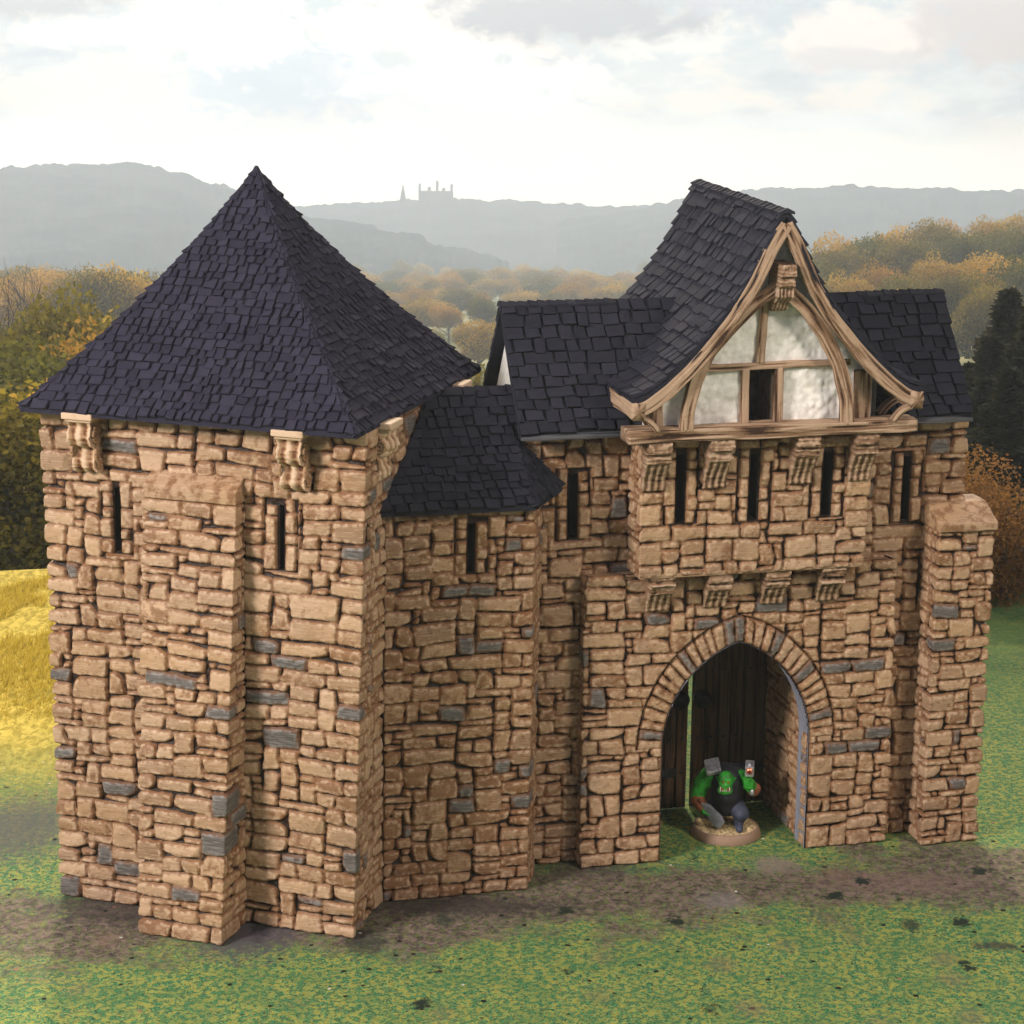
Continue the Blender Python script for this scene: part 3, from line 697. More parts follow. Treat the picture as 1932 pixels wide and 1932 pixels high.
    zero = (np.abs(X[:-1, :-1] - X[:-1, 1:]) < 1e-4) & (np.abs(X[1:, :-1] - X[1:, 1:]) < 1e-4)
    v, f, _ = compact(V.reshape(-1, 3), grid_faces(len(ua), len(za), k4 & ~zero)); mesh('plaster_wall', v, f, PLASTER, G, True)
    # loft box behind (closes the window void)
    mesh('window_reveal', [(6.45, yy, 19.5), (7.62, yy, 19.5), (7.62, yy, 21.95), (6.45, yy, 21.95), (6.45, 1, 19.5), (7.62, 1, 19.5), (7.62, 1, 21.95), (6.45, 1, 21.95)],
         [[0, 1, 5, 4], [1, 2, 6, 5], [2, 3, 7, 6], [3, 0, 4, 7], [4, 5, 6, 7]], DARKIN, G)
    # side walls of the jettied loft
    for sx in (2.3, 12.25):
        mesh('loft_side_wall', [(sx, -1.0, 19.5), (sx, 1.6, 19.5), (sx, 1.6, 21.6), (sx, -1.0, 21.4)], [[0, 1, 2, 3]], PLASTER, G)
    # posts, tie beam, window posts, king post
    beam('tie_beam', [(4.0, -1.2, 22.1), (5.5, -1.2, 22.06), (8.4, -1.2, 22.1), (10.9, -1.2, 22.12)], .30, .3, G, seed=3, groove=.045)
    beam('window_post', [(6.32, -1.2, 19.6), (6.28, -1.2, 22.0)], .36, .34, G, seed=4)
    beam('window_post', [(7.80, -1.2, 19.6), (7.80, -1.2, 22.0)], .40, .34, G, seed=5)
    beam('king_post', [(6.93, -1.2, 22.2), (7.0, -1.2, 23.4), (7.12, -1.2, 25.2)], .38, .3, G, seed=6)
    beam('end_post', [(2.55, -1.25, 19.7), (2.50, -1.25, 21.3)], .5, .35, G, seed=7)
    beam('end_post', [(11.5, -1.25, 19.7), (11.48, -1.25, 21.75)], .75, .4, G, seed=8)
    beam('curved_brace', [(3.62, -1.85, 19.62), (3.66, -1.85, 20.5), (3.95, -1.85, 21.7), (4.45, -1.85, 22.75), (5.3, -1.85, 23.75), (6.3, -1.85, 24.7), (7.45, -1.85, 25.5)], .56, .42, G, seed=9, groove=.06)
    beam('curved_brace', [(10.62, -1.85, 19.62), (10.55, -1.85, 20.7), (10.15, -1.85, 22.2), (9.5, -1.85, 23.4), (8.65, -1.85, 24.5), (7.75, -1.85, 25.3), (7.3, -1.85, 25.6)], .62, .42, G, seed=10, groove=.06)
    # carved pendant under the ridge
    corbel('pendant', G, [(1.55, 26.45), (1.62, 26.0), (1.42, 25.9), (1.5, 25.55), (1.25, 25.45), (1.3, 25.1), (.9, 24.85), (.62, 24.55), (.5, 24.4)], 7.22, 7.85, -1.1, ('b', -1), WOOD, 61, flute=.03, nf=4)
    # bargeboards following the bell-cast roof, end blocks and brackets
    for sg, nm in ((-1, 0), (1, 1)):
        pts = [(cxx + sg * (x * .985), -2.22, z - .42 - .02 * x) for x, z in prof]
        pts[0] = (cxx + sg * .02, -2.22, 28.05)
        beam('bargeboard', pts, .62, .34, G, seed=12 + nm, groove=.06)
        x0 = cxx + sg * 5.05
        # purlin end block
        beam('eave_block', [(cxx + sg * 6.05, -2.42, 20.60), (cxx + sg * 6.05, 1.1, 20.72)], .62, .72, G, depth_axis=(0, 0, 1), seed=20 + nm, groove=.05)
        for yb in (-2.1, -.7):
            br = [(cxx + sg * (6.15 - .05), yb, 20.38), (cxx + sg * 5.75, yb, 20.32), (cxx + sg * 5.35, yb, 20.05), (cxx + sg * 5.12, yb, 19.72)]
            beam('bracket', br, .26, .42, G, seed=30 + nm + int(yb * 3), groove=.03)
    # stone-coloured timber corbels
    for k, x in enumerate((2.52, 5.2, 9.0, 11.62)):
        corbel('corbel', G, [(1.0, 19.2), (1.08, 18.72), (.86, 18.68), (.9, 18.3), (.72, 18.2), (.62, 18.0), (.36, 17.65), (.22, 17.3), (.2, 17.0), (.0, 16.92)], x - .5, x + .5, -.95, ('b', -1), WOOD, 70 + k)
    for k, x in enumerate((3.15, 5.72, 8.3, 10.82)):
        corbel('corbel', G, [(.80, 13.1), (.86, 12.75), (.66, 12.7), (.72, 12.4), (.5, 12.3), (.42, 12.1), (.2, 11.8), (.14, 11.5), (0, 11.45)], x - .52, x + .52, -.03, ('b', -1), WOOD, 80 + k)
    # ---- wing roof
    V, F, A = [], [], []
    x0, x1 = -3.0, 17.0
    n = 11
    def wp(t):      # front slope, slight sag
        return (-.28 + t * 3.64, 19.42 + t * 4.85 - .18 * math.sin(math.pi * t))
    def inmain(c):
        z = c[2]; h = float(np.interp(z, [q[1] for q in prof][::-1], [q[0] for q in prof][::-1])); return abs(c[0] - cxx) < h - .75 and c[1] > -1
    for sgn in (1, -1):
        rows = []
        for k in range(n + 1):
            y, z = wp(k / n); y = y if sgn > 0 else 6.72 - y
            a, b = (x0, y, z), (x1 + .02 + .1 * (1 - k / n), y, z)
            rows.append((a, b) if sgn > 0 else (b, a))
        shingles(rows, rng, .15, .52, .86, .06, inmain, V, F, A)
    prf = [wp(t) for t in np.linspace(0, 1, 6)]
    out = prf + [(6.72 - y, z) for y, z in prf[::-1][1:]]
    inn = [(y, z - .34) for y, z in out]; inn = [(out[0][0] + .05, out[0][1] - .30)] + inn[1:-1] + [(out[-1][0] - .05, out[-1][1] - .30)]
    m = len(out)
    for (xa, xb) in ((x0 + .03, 7.2), (7.7, x1 - .03)):
        pts = [(xa, y, z - .05) for y, z in out] + [(xb, y, z - .05) for y, z in out] + [(xa, y, z) for y, z in inn] + [(xb, y, z) for y, z in inn]
        fs = [[k, k + 1, m + k + 1, m + k] for k in range(m - 1)] + [[2 * m + k, 3 * m + k, 3 * m + k + 1, 2 * m + k + 1] for k in range(m - 1)]
        fs += [[k, 2 * m + k, 2 * m + k + 1, k + 1] for k in range(m - 1)] + [[m + k, m + k + 1, 3 * m + k + 1, 3 * m + k] for k in range(m - 1)]
        fs += [[0, m, 3 * m, 2 * m], [m - 1, 3 * m - 1, 4 * m - 1, 2 * m - 1]]
        poly_add(V, F, A, pts, fs)
    ridge_caps([(x0, 3.36, 24.27), (2.0, 3.36, 24.27)], (0, 0, 1), (0, 1, 0), .26, rng, V, F, A, .42)
    ridge_caps([(13.0, 3.36, 24.27), (x1, 3.36, 24.27)], (0, 0, 1), (0, 1, 0), .26, rng, V, F, A, .42)
    mesh('wing_roof', V, F, ROOFB, G, False, A)
    for (xa, xb, sd) in ((-2.95, 2.0, 1), (13.6, 17.02, 2)):
        beam('eave_board', [(xa, -.30, 19.26), (xb, -.30, 19.26)], .24, .22, G, EAVE, seed=90 + sd, groove=.05)
    # plaster end gables under the wing roof
    for sx in (-2.5, 16.9):
        V = [(sx, .75, 19.2), (sx, 5.95, 19.2), (sx, 5.95, 19.9), (sx, 3.36, 23.75), (sx, .75, 20.3)]
        mesh('gable_plaster', V, [[0, 1, 2, 3, 4]], PLASTER, G)
    beam('gable_timber', [(-2.6, .80, 18.9), (-2.6, .95, 19.9), (-2.6, 3.3, 23.2)], .35, .25, G, depth_axis=(1, 0, 0), seed=95)
    # ---- main roof
    V, F, A = [], [], []
    P = np.array(prof); sg_ = np.linalg.norm(P[1:] - P[:-1], axis=1); cu = np.concatenate([[0], np.cumsum(sg_)])
    n = 17; y0, y1 = -2.42, 9.0
    for sgn in (-1, 1):
        rows = []
        for k in range(n + 1):
            s = cu[-1] * (1 - k / n); x = np.interp(s, cu, P[:, 0]); z = np.interp(s, cu, P[:, 1])
            a, b = (cxx + sgn * x, y0, z + .02), (cxx + sgn * x, y1, z + .02)
            rows.append((b, a) if sgn < 0 else (a, b))
        shingles(rows, rng, .14, .5, .86, .05, None, V, F, A)
    ps = [(-x, z) for x, z in prof[::-1]] + list(prof[1:]); m = len(ps)
    pts = [(cxx + x, y0 + .04, z - .02) for x, z in ps] + [(cxx + x, y1 - .04, z - .02) for x, z in ps] + [(cxx + x * .99, y0 + .04, z - .26) for x, z in ps] + [(cxx + x * .99, y1 - .04, z - .26) for x, z in ps]
    fs = [[k, k + 1, m + k + 1, m + k] for k in range(m - 1)] + [[2 * m + k, 3 * m + k, 3 * m + k + 1, 2 * m + k + 1] for k in range(m - 1)]
    fs += [[k, 2 * m + k, 2 * m + k + 1, k + 1] for k in range(m - 1)] + [[m + k, m + k + 1, 3 * m + k + 1, 3 * m + k] for k in range(m - 1)]
    fs += [[0, m, 3 * m, 2 * m], [m - 1, 3 * m - 1, 4 * m - 1, 2 * m - 1]]
    poly_add(V, F, A, pts, fs)
    ridge_caps([(cxx, y0, 28.62), (cxx, y1, 28.62)], (0, 0, 1), (1, 0, 0), .3, rng, V, F, A, .5)
    mesh('main_roof', V, F, ROOFB, G, False, A)
    # rear gable end of the main roof
    z0 = 19.4
    mesh('rear_gable', [(cxx - 5.4, 8.3, 17.5), (cxx + 5.4, 8.3, 17.5)] + [(cxx + x * .94, 8.3, z - .25) for x, z in prof[::-1]] + [(cxx - x * .94, 8.3, z - .25) for x, z in prof[1:]],
         [[0, 1] + list(range(2, 2 + 2 * len(prof) - 1))], PLASTER, G)
    return G
ROOF_P = [(0, 28.62), (.62, 27.45), (1.25, 26.1), (2.05, 24.85), (2.95, 23.75), (3.85, 22.8), (4.85, 21.9), (5.7, 21.32), (6.35, 21.12)]
def slab(name, V, F, mat, parent, bev=.05, tone=.6):
    import bmesh
    bm = bmesh.new(); vs = [bm.verts.new(v) for v in V]
    for f in F: bm.faces.new([vs[i] for i in f])
    bmesh.ops.recalc_face_normals(bm, faces=bm.faces)
    bmesh.ops.bevel(bm, geom=list(bm.edges), offset=bev, segments=3, affect='EDGES', profile=.6)
    bmesh.ops.subdivide_edges(bm, edges=[e for e in bm.edges if e.calc_length() > .5], cuts=5, use_grid_fill=True)
    me = bpy.data.meshes.new(name); bm.to_mesh(me); bm.free()
    co = np.empty(len(me.vertices) * 3, np.float32); me.vertices.foreach_get('co', co); co = co.reshape(-1, 3)
    co += (.035 * np.stack([noise(co[:, 0] * 1.7, co[:, 1] * 1.7, co[:, 2] * 2.5, 5 + k) for k in range(3)], 1)).astype(np.float32)
    me.vertices.foreach_set('co', co.ravel())
    at = me.color_attributes.new('st', 'FLOAT_COLOR', 'POINT'); at.data.foreach_set('color', np.tile(np.array([tone - .15, 0, 1, .75], np.float32), (len(me.vertices), 1)).ravel())
    me.materials.append(mat); o = bpy.data.objects.new(name, me); col.objects.link(o); o.parent = parent
    me.polygons.foreach_set('use_smooth', np.full(len(me.polygons), True))
    return o
EAVE = wood_mat('worn_black_eave', (.09, .09, .10), (.008, .008, .010), (.02, .02, .025))

# ================================================================== STAIR TURRET (same axes as the gatehouse)
def build_turret():
    T = empty('stair_turret', GATE_LOC, GATE_YAW)
    tag(T, 'narrow darker brown stone turret with lean-to black roof, wedged between square tower and gatehouse', 'turret')
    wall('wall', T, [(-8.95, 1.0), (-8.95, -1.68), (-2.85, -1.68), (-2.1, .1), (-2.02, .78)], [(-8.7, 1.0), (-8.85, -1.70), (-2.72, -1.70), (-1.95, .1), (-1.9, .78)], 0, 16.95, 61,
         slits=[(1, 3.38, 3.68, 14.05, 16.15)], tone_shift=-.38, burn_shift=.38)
    V, F, A = [], [], []
    e0, e1 = (-9.15, -2.12, 16.88), (-2.72, -2.12, 16.85)
    n = 13
    rows = []
    for k in range(n + 1):
        t = k / n; y = -2.12 + 4.15 * t; z = 16.86 + 4.15 * t - .22 * math.sin(math.pi * t)
        xl = -9.3 + .74 * (y + 2.12); xr = -2.72 - .33 * min(1, (y + 2.12) / 2.3)
        if y > .55: xr = -2.62
        rows.append(((xl, y, z), (xr, y, z)))
    shingles(rows, rng, .13, .40, .72, .08, None, V, F, A)
    # small right-hand hip facet
    E1, E2, TP = np.array([-2.72, -2.12, 16.85]), np.array([-.86, .42, 17.0]), np.array([-3.05, .25, 19.15])
    rows = [(E1 + (TP - E1) * (k / 7), E2 + (TP + np.array([.0, .35, 0]) - E2) * (k / 7)) for k in range(8)]
    shingles(rows, rng, .09, .32, .55, .06, None, V, F, A)
    ridge_caps([E1, TP], (0, -.4, 1), (.6, .6, .2), .16, rng, V, F, A, .34)
    ridge_caps([(-6.0, 2.05, 20.98), (-2.6, 2.05, 20.98)], (0, 0, 1), (0, 1, 0), .24, rng, V, F, A, .4)
    L0, R0 = rows[0]
    pts = [(-9.1, -2.1, 16.84), (-2.75, -2.1, 16.80), (-3.05, .25, 18.98), (-2.55, .8, 19.5), (-2.55, 2.05, 20.9), (-6.1, 2.05, 20.9), (-.95, .42, 16.92), (-2.9, .75, 19.1),
           (-9.1, -2.1, 16.7), (-2.75, -2.1, 16.66), (-.95, .42, 16.78), (-.95, .75, 16.78), (-9.0, .8, 16.7), (-2.6, 5.8, 16.8), (-6.1, 5.8, 16.8)]
    fs = [[0, 1, 2, 5], [2, 3, 4, 5], [1, 6, 7, 2], [8, 9, 1, 0], [9, 10, 6, 1], [8, 12, 11, 10, 9], [5, 4, 13, 14]]
    poly_add(V, F, A, pts, fs)
    mesh('roof', V, F, ROOFB, T, False, A)
    return T

# ================================================================== SQUARE TOWER
CARVED = wood_mat('carved_pale_stone', (.60, .43, .29), (.14, .055, .02), (.36, .21, .11))
def scroll_corbel(parent, axis, x, base, sgn):
    pr = [(.95, 20.72), (.95, 20.6), (.86, 20.5), (.80, 20.35), (.95, 20.15), (1.0, 19.9), (.85, 19.62), (.55, 19.5), (.42, 19.42), (.5, 19.2), (.62, 18.95), (.62, 18.7), (.42, 18.5), (.2, 18.42), (.0, 18.35)]
    c = corbel('corbel', parent, pr, x - .50, x + .50, base, (axis, sgn), CARVED, int(x * 10) + 50, flute=.07, nf=2, nx=20, groove=False)
    def at(u, p, z): return (u, base + sgn * p, z) if axis == 'b' else (base + sgn * p, u, z)
    lo, hi = at(x - .66, -.05, 20.70), at(x + .66, 1.16, 20.96)
    lo, hi = [min(a, b) for a, b in zip(lo, hi)], [max(a, b) for a, b in zip(lo, hi)]
    box('abacus', lo, hi, CARVED, c, .05, .95)
    lo, hi = at(x - .56, -.05, 20.58), at(x + .56, 1.05, 20.72)
    lo, hi = [min(a, b) for a, b in zip(lo, hi)], [max(a, b) for a, b in zip(lo, hi)]
    box('abacus', lo, hi, CARVED, c, .04, .8)
    for side in (-1, 1):
        u = x + side * .52
        for (pc, zc, r0, turns) in ((.62, 20.02, .34, 2.2), (.36, 18.82, .22, 1.6)):
            pts = []
            for k in range(36):
                t = k / 35; a = t * turns * 2 * math.pi + 1.2; r = r0 * (1 - .88 * t)
                pts.append(at(u + side * .02 * (1 - t), pc + r * math.cos(a), zc + r * math.sin(a)))
            tube('volute', pts, .075, CARVED, c, 7, None, .7)
        pts = [at(u, .35 + .28 * math.sin(q * 3.0), 19.75 - q * .95) for q in np.linspace(0, 1, 14)]
        tube('volute', pts, .07, CARVED, c, 7)
    return c
def build_tower():
    T = empty('square_tower', TOWER_LOC, TOWER_YAW)
    tag(T, 'tall square pale stone tower with steep dark slate pyramid roof and central front buttress', 'tower')
    wall('wall', T, [(-6.62, 6.2), (-6.62, -6.1), (6.42, -6.1), (6.38, -4.85), (6.2, -4.75), (6.1, 6.2)], [(-6.72, 6.4), (-6.72, -6.1), (7.12, -6.1), (7.08, -4.85), (6.45, -4.65), (6.35, 6.4)], 0, 21.0, 71, cw=.40, ch=.315, coarse=(0,),
         slits=[(1, 2.93, 3.2, 15.15, 17.85), (1, 9.9, 10.18, 15.1, 17.75)])
    wall('back_wall', T, [(6.1, 6.2), (-6.62, 6.2)], [(6.35, 6.4), (-6.72, 6.4)], 0, 21.0, 73, res=.13)
    wall('buttress', T, [(-1.87, -6.05), (-1.87, -8.5), (1.72, -8.5), (1.72, -6.05)], [(-1.95, -6.05), (-1.95, -6.78), (1.95, -6.78), (1.95, -6.05)], 0, 17.75, 79, cw=.42, ch=.31)
    V = [(-1.97, -6.86, 17.74), (2.0, -6.86, 17.74), (2.0, -6.0, 17.74), (-1.97, -6.0, 17.74), (-1.97, -6.86, 18.28), (2.0, -6.86, 18.28), (2.0, -6.0, 18.75), (-1.97, -6.0, 18.75)]
    slab('capstone', V, [[0, 1, 5, 4], [1, 2, 6, 5], [2, 3, 7, 6], [3, 0, 4, 7], [4, 5, 6, 7], [3, 2, 1, 0]], STONE, T, .07, .85)
    scroll_corbel(T, 'b', -4.62, -6.05, -1); scroll_corbel(T, 'b', 4.3, -6.05, -1); scroll_corbel(T, 'a', -4.0, 6.42, 1); scroll_corbel(T, 'a', 4.3, 6.4, 1)
    # bell-cast pyramid roof
    V, F, A = [], [], []
    S, ze, za = 7.13, 21.0, 30.0; n = 30
    def hw(t): s = 1 - t; return S * (s - .21 * s * (1 - s) * 1.15) 
    def corner(q, t): 
        w = hw(t); sx, sy = q; return np.array([sx * w, sy * w, ze + (za - ze) * t])
    qs = [(-1, -1), (1, -1), (1, 1), (-1, 1)]
    for k in range(4):
        a, b = qs[k], qs[(k + 1) % 4]
        rows = [(corner(a, j / n), corner(b, j / n)) for j in range(n)] + [(corner(a, .997), corner(b, .997))]
        shingles(rows, rng, .10, .32, .52, .05, None, V, F, A)
        ts = np.linspace(0, .985, 12)
        ridge_caps([corner(a, t) for t in ts], (a[0], a[1], 1), (a[1], -a[0], 0), .13, rng, V, F, A, .36, .07, .07)
        ts = np.linspace(0, 1, 9); base = len(V); pts = [corner(a, t) - np.array([0, 0, .03]) for t in ts] + [corner(b, t) - np.array([0, 0, .03]) for t in ts]
        poly_add(V, F, A, pts, [[j, 9 + j, 10 + j, j + 1] for j in range(8)])
    poly_add(V, F, A, [(-S, -S, ze - .16), (S, -S, ze - .16), (S, S, ze - .16), (-S, S, ze - .16), (-S, -S, ze), (S, -S, ze), (S, S, ze), (-S, S, ze)], [[0, 1, 2, 3], [0, 1, 5, 4], [1, 2, 6, 5], [2, 3, 7, 6], [3, 0, 4, 7]])
    # finial cap
    poly_add(V, F, A, [(-.2, -.2, za - .28), (.2, -.2, za - .28), (.2, .2, za - .28), (-.2, .2, za - .28), (-.05, -.05, za + .1), (.05, -.05, za + .1), (.05, .05, za + .1), (-.05, .05, za + .1)], [[0, 1, 5, 4], [1, 2, 6, 5], [2, 3, 7, 6], [3, 0, 4, 7], [4, 5, 6, 7]])
    mesh('roof', V, F, ROOF, T, False, A)
    return T
# ================================================================== GROUND AND LANDSCAPE
ZR = [0, 146, 165, 190, 250, 330, 855, 1178, 1615, 2185, 2850, 4370, 6080, 8930]
ZV = [0, 0, -6, -14, -31, -52, -144.3, -189.9, -250.7, -332.4, -427.4, -647.8, -894.8, -1309.0]
def terr(x, y):
    x = np.asarray(x, float); y = np.asarray(y, float); r = np.sqrt(x * x + y * y); az = np.degrees(np.arctan2(x, y))
    z = np.interp(r, ZR, ZV)
    far = np.clip((r - 160) / 200, 0, 1)
    z = z + far * (1.5 * fbm(x * .010, y * .010, 0, 3, 3)) * np.clip(r / 500, .5, 6)
    # meadow swell on the left, wooded rise on the right
    z = z + 57 * np.exp(-((az - 15) / 7.0) ** 2) * np.exp(-((r - 1440) / 530) ** 2)
    return z
def ground_mat():
    m, B, p = new_mat('printed_ground')
    ob = B.n('ShaderNodeTexCoord').outputs['Object']; sp = B.n('ShaderNodeSeparateXYZ'); B.put(sp.inputs[0], ob); X, Y, Z = sp.outputs
    # leafy mottling of the printed mat
    st = B.scale(ob, 1, 1.0, 1)
    n1 = B.noise(st, 3.6, 4, .65, .6); n2 = B.noise(st, 9.0, 3, .7); n3 = B.noise(ob, .55, 3); n4 = B.noise(ob, .16, 3)
    g = B.mix(B.ramp(n1, .45, .56), (.030, .130, .058), (.32, .30, .06))
    g = B.mix(B.ramp(n2, .50, .58, 0, .65), g, (.10, .36, .15))
    g = B.mix(B.ramp(B.noise(ob, 8, 4, .75, .5), .52, .66, 0, .85), g, (.17, .11, .06))
    g = B.mix(B.ramp(B.noise(ob, 13, 3, .7), .54, .68, 0, .75), g, (.54, .48, .10))
    g = B.mix(B.ramp(B.noise(ob, 6.3, 4, .7, .8),   .56, .64, 0, .9), g, (.010, .035, .028))
    g = B.mix(B.ramp(n3, .45, .62, 0, .55), g, B.mix(.6, g, (.05, .15, .06)))
    g = B.mix(B.ramp(B.noise(ob, .9, 5, .7), .56, .70, 0, .6), g, (.30, .30, .07))
    # bare purple-brown earth
    e = B.mix(B.ramp(B.noise(ob, 2.6, 5, .7, .8), .38, .66), (.055, .040, .040), (.25, .175, .155))
    e = B.mix(B.ramp(B.noise(ob, 4.0, 5, .75), .46, .62, 0, .85), e, (.13, .16, .05))
    e = B.mix(B.ramp(B.noise(ob, 11, 3, .7), .56, .72, 0, .6), e, (.02, .02, .025))
    line = B.m('ADD', 92.0, B.m('MULTIPLY', X, .18))
    dd = B.m('ABSOLUTE', B.m('SUBTRACT', Y, line))
    wob = B.m('ADD', B.m('MULTIPLY', B.m('SUBTRACT', B.noise(ob, .20, 5, .65), .5), 15), B.m('MULTIPLY', B.m('SUBTRACT', B.noise(ob, 1.1, 4, .7), .5), 3.4))
    wob = B.m('ADD', wob, B.m('MULTIPLY', B.m('SUBTRACT', B.noise(ob, 5, 4, .75), .5), 5))
    mk = B.ramp(B.m('ADD', dd, wob), 4.4, 1.6)
    mk = B.m('MULTIPLY', mk, B.ramp(B.noise(ob, 1.9, 4, .75), .28, .46, .35, 1))
    c = B.mix(mk, g, e)
    # grey-mauve dust patch by the gate and dark patches
    def spot(x, y, rx, ry, colr, op, c, sc_=2.2):
        a = B.m('DIVIDE', B.m('SUBTRACT', X, x), rx); b = B.m('DIVIDE', B.m('SUBTRACT', Y, y), ry)
        r = B.m('ADD', B.m('SQRT', B.m('ADD', B.m('MULTIPLY', a, a), B.m('MULTIPLY', b, b))), B.m('MULTIPLY', B.m('SUBTRACT', B.noise(ob, sc_, 5, .75), .5), 2.6))
        return B.mix(B.ramp(r, 1.15, .35, 0, op), c, colr)
    for (px, py, rx, ry, cc, op) in [(1462, 1632, 1.3, 1.2, (.24, .18, .17), .7), (470, 1760, 2.6, 3.2, (.08, .07, .085), .85), (1360, 1700, 1.2, 1.2, (.26, .23, .23), .4), (1700, 1665, 4.5, 1.4, (.20, .12, .115), .45),
                                 (1120, 1630, 3.5, 2.2, (.05, .035, .045), .55), (40, 1560, 3.4, 5.0, (.10, .09, .09), .8), (860, 1710, 6.5, 1.3, (.045, .035, .035), .75), (230, 1710, 4.5, 2.5, (.06, .045, .05), .6),
                                 (495, 1745, .5, 1.8, (.02, .02, .025), .7), (690, 1775, 1.0, 1.6, (.03, .03, .03), .7), (1720, 1745, .5, .7, (.03, .035, .03), .8), (1880, 1785, 1.2, .5, (.04, .04, .04), .8), (840, 1735, .45, .7, (.03, .04, .03), .8)]:
        d = px_dir(px, py); t = -CAM_H / d[2]; c = spot(d[0] * t, d[1] * t, rx, ry, cc, op, c)
    # black and pale specks
    vo = B.n('ShaderNodeTexVoronoi'); B.put(vo.inputs['Vector'], ob); vo.inputs['Scale'].default_value = 1.15
    vc = B.n('ShaderNodeSeparateColor'); B.put(vc.inputs[0], vo.outputs['Color'])
    rag = B.m('ADD', vo.outputs['Distance'], B.m('MULTIPLY', B.m('SUBTRACT', B.noise(ob, 5, 3), .5), .16))
    c = B.mix(B.m('MULTIPLY', B.ramp(rag, .16, .10), B.m('GREATER_THAN', vc.outputs[0], .62)), c, (.012, .014, .012))
    c = B.mix(B.m('MULTIPLY', B.ramp(rag, .085, .055), B.m('LESS_THAN', vc.outputs[0], .17)), c, (.62, .60, .62))
    c = B.mix(B.m('MULTIPLY', B.ramp(rag, .12, .08), B.m('MULTIPLY', B.m('GREATER_THAN', vc.outputs[1], .8), B.m('LESS_THAN', vc.outputs[0], .6))), c, (.30, .14, .10))
    v2 = B.n('ShaderNodeTexVoronoi'); B.put(v2.inputs['Vector'], B.scale(ob, 1, .8, 1)); v2.inputs['Scale'].default_value = .36
    v2c = B.n('ShaderNodeSeparateColor'); B.put(v2c.inputs[0], v2.outputs['Color'])
    rg = B.m('ADD', v2.outputs['Distance'], B.m('MULTIPLY', B.m('SUBTRACT', B.noise(ob, 2.6, 5, .75, 1.0), .5), .55))
    c = B.mix(B.m('MULTIPLY', B.ramp(rg, .17, .09), B.m('GREATER_THAN', v2c.outputs[0], .35)), c, (.022, .03, .022))
    c = B.mix(B.m('MULTIPLY', B.ramp(rg, .34, .05, 0, .35), B.m('LESS_THAN', v2c.outputs[0], .35)), c, (.22, .13, .10))
    # golden meadow to the left rear
    r = B.m('SQRT', B.m('ADD', B.m('MULTIPLY', X, X), B.m('MULTIPLY', Y, Y)))
    gr = B.noise(B.scale(ob, 1.6, .8, 1), 1.5, 5, .7, .8)
    md = B.mix(B.ramp(gr, .38, .62), (.38, .28, .03), (.74, .56, .10)); md = B.mix(B.ramp(B.noise(ob, .35, 4), .58, .75, 0, .6), md, (.20, .19, .03))
    f_m = B.m('MULTIPLY', B.ramp(B.m('ADD', r, B.m('MULTIPLY', B.m('SUBTRACT', B.noise(ob, .3, 4), .5), 8)), 103, 118), B.ramp(B.m('ADD', X, B.m('MULTIPLY', B.m('SUBTRACT', B.noise(ob, .1, 3), .5), 20)), 4, -8))
    c = B.mix(f_m, c, md)
    # soft dark green on the right rear, then farmland far off
    f_d = B.m('MULTIPLY', B.ramp(r, 112, 135), B.ramp(X, 0, 12)); c = B.mix(B.m('MULTIPLY', f_d, .75), c, B.mix(B.ramp(B.noise(ob, .3, 4), .35, .65), (.035, .085, .03), (.11, .17, .045)))
    fr = B.ramp(r, 150, 175); ff = B.mix(B.ramp(B.noise(ob, .006, 4, .6), .44, .60), (.11, .15, .04), (.46, .42, .20)); c = B.mix(fr, c, ff)
    B.put(p.inputs['Base Color'], c); p.inputs['Roughness'].default_value = .85; p.inputs['Specular IOR Level'].default_value = .08
    bp = B.n('ShaderNodeBump'); bp.inputs['Strength'].default_value = .25; bp.inputs['Distance'].default_value = .05; B.put(bp.inputs['Height'], B.noise(ob, 14, 3)); B.put(p.inputs['Normal'], bp.outputs[0])
    return m
def build_ground():
    rs = np.concatenate([np.linspace(20, 175, 60), np.geomspace(178, 8300, 84)]); az = np.radians(np.linspace(-40, 40, 161))
    R, Z = np.meshgrid(rs, az); X = R * np.sin(Z); Y = R * np.cos(Z); V = np.stack([X, Y, terr(X, Y)], -1)
    V[..., 2] = np.where(R < 128, 0, V[..., 2])
    o = mesh('ground', V.reshape(-1, 3), grid_faces(len(rs), len(az)), ground_mat(), None, True); tag(o, None, None, None, 'structure')
build_ground()
def hill_mat(name, c1, c2, sc_):
    m, B, p = new_mat(name); ob = B.n('ShaderNodeTexCoord').outputs['Object']
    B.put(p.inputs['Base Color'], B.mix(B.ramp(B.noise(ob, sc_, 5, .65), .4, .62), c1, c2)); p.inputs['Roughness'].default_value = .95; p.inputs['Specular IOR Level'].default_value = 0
    return m
HM = hill_mat('far_wooded_hill', (.06, .10, .15), (.12, .16, .20), .006)  # blue-grey base colour carries part of the distance haze
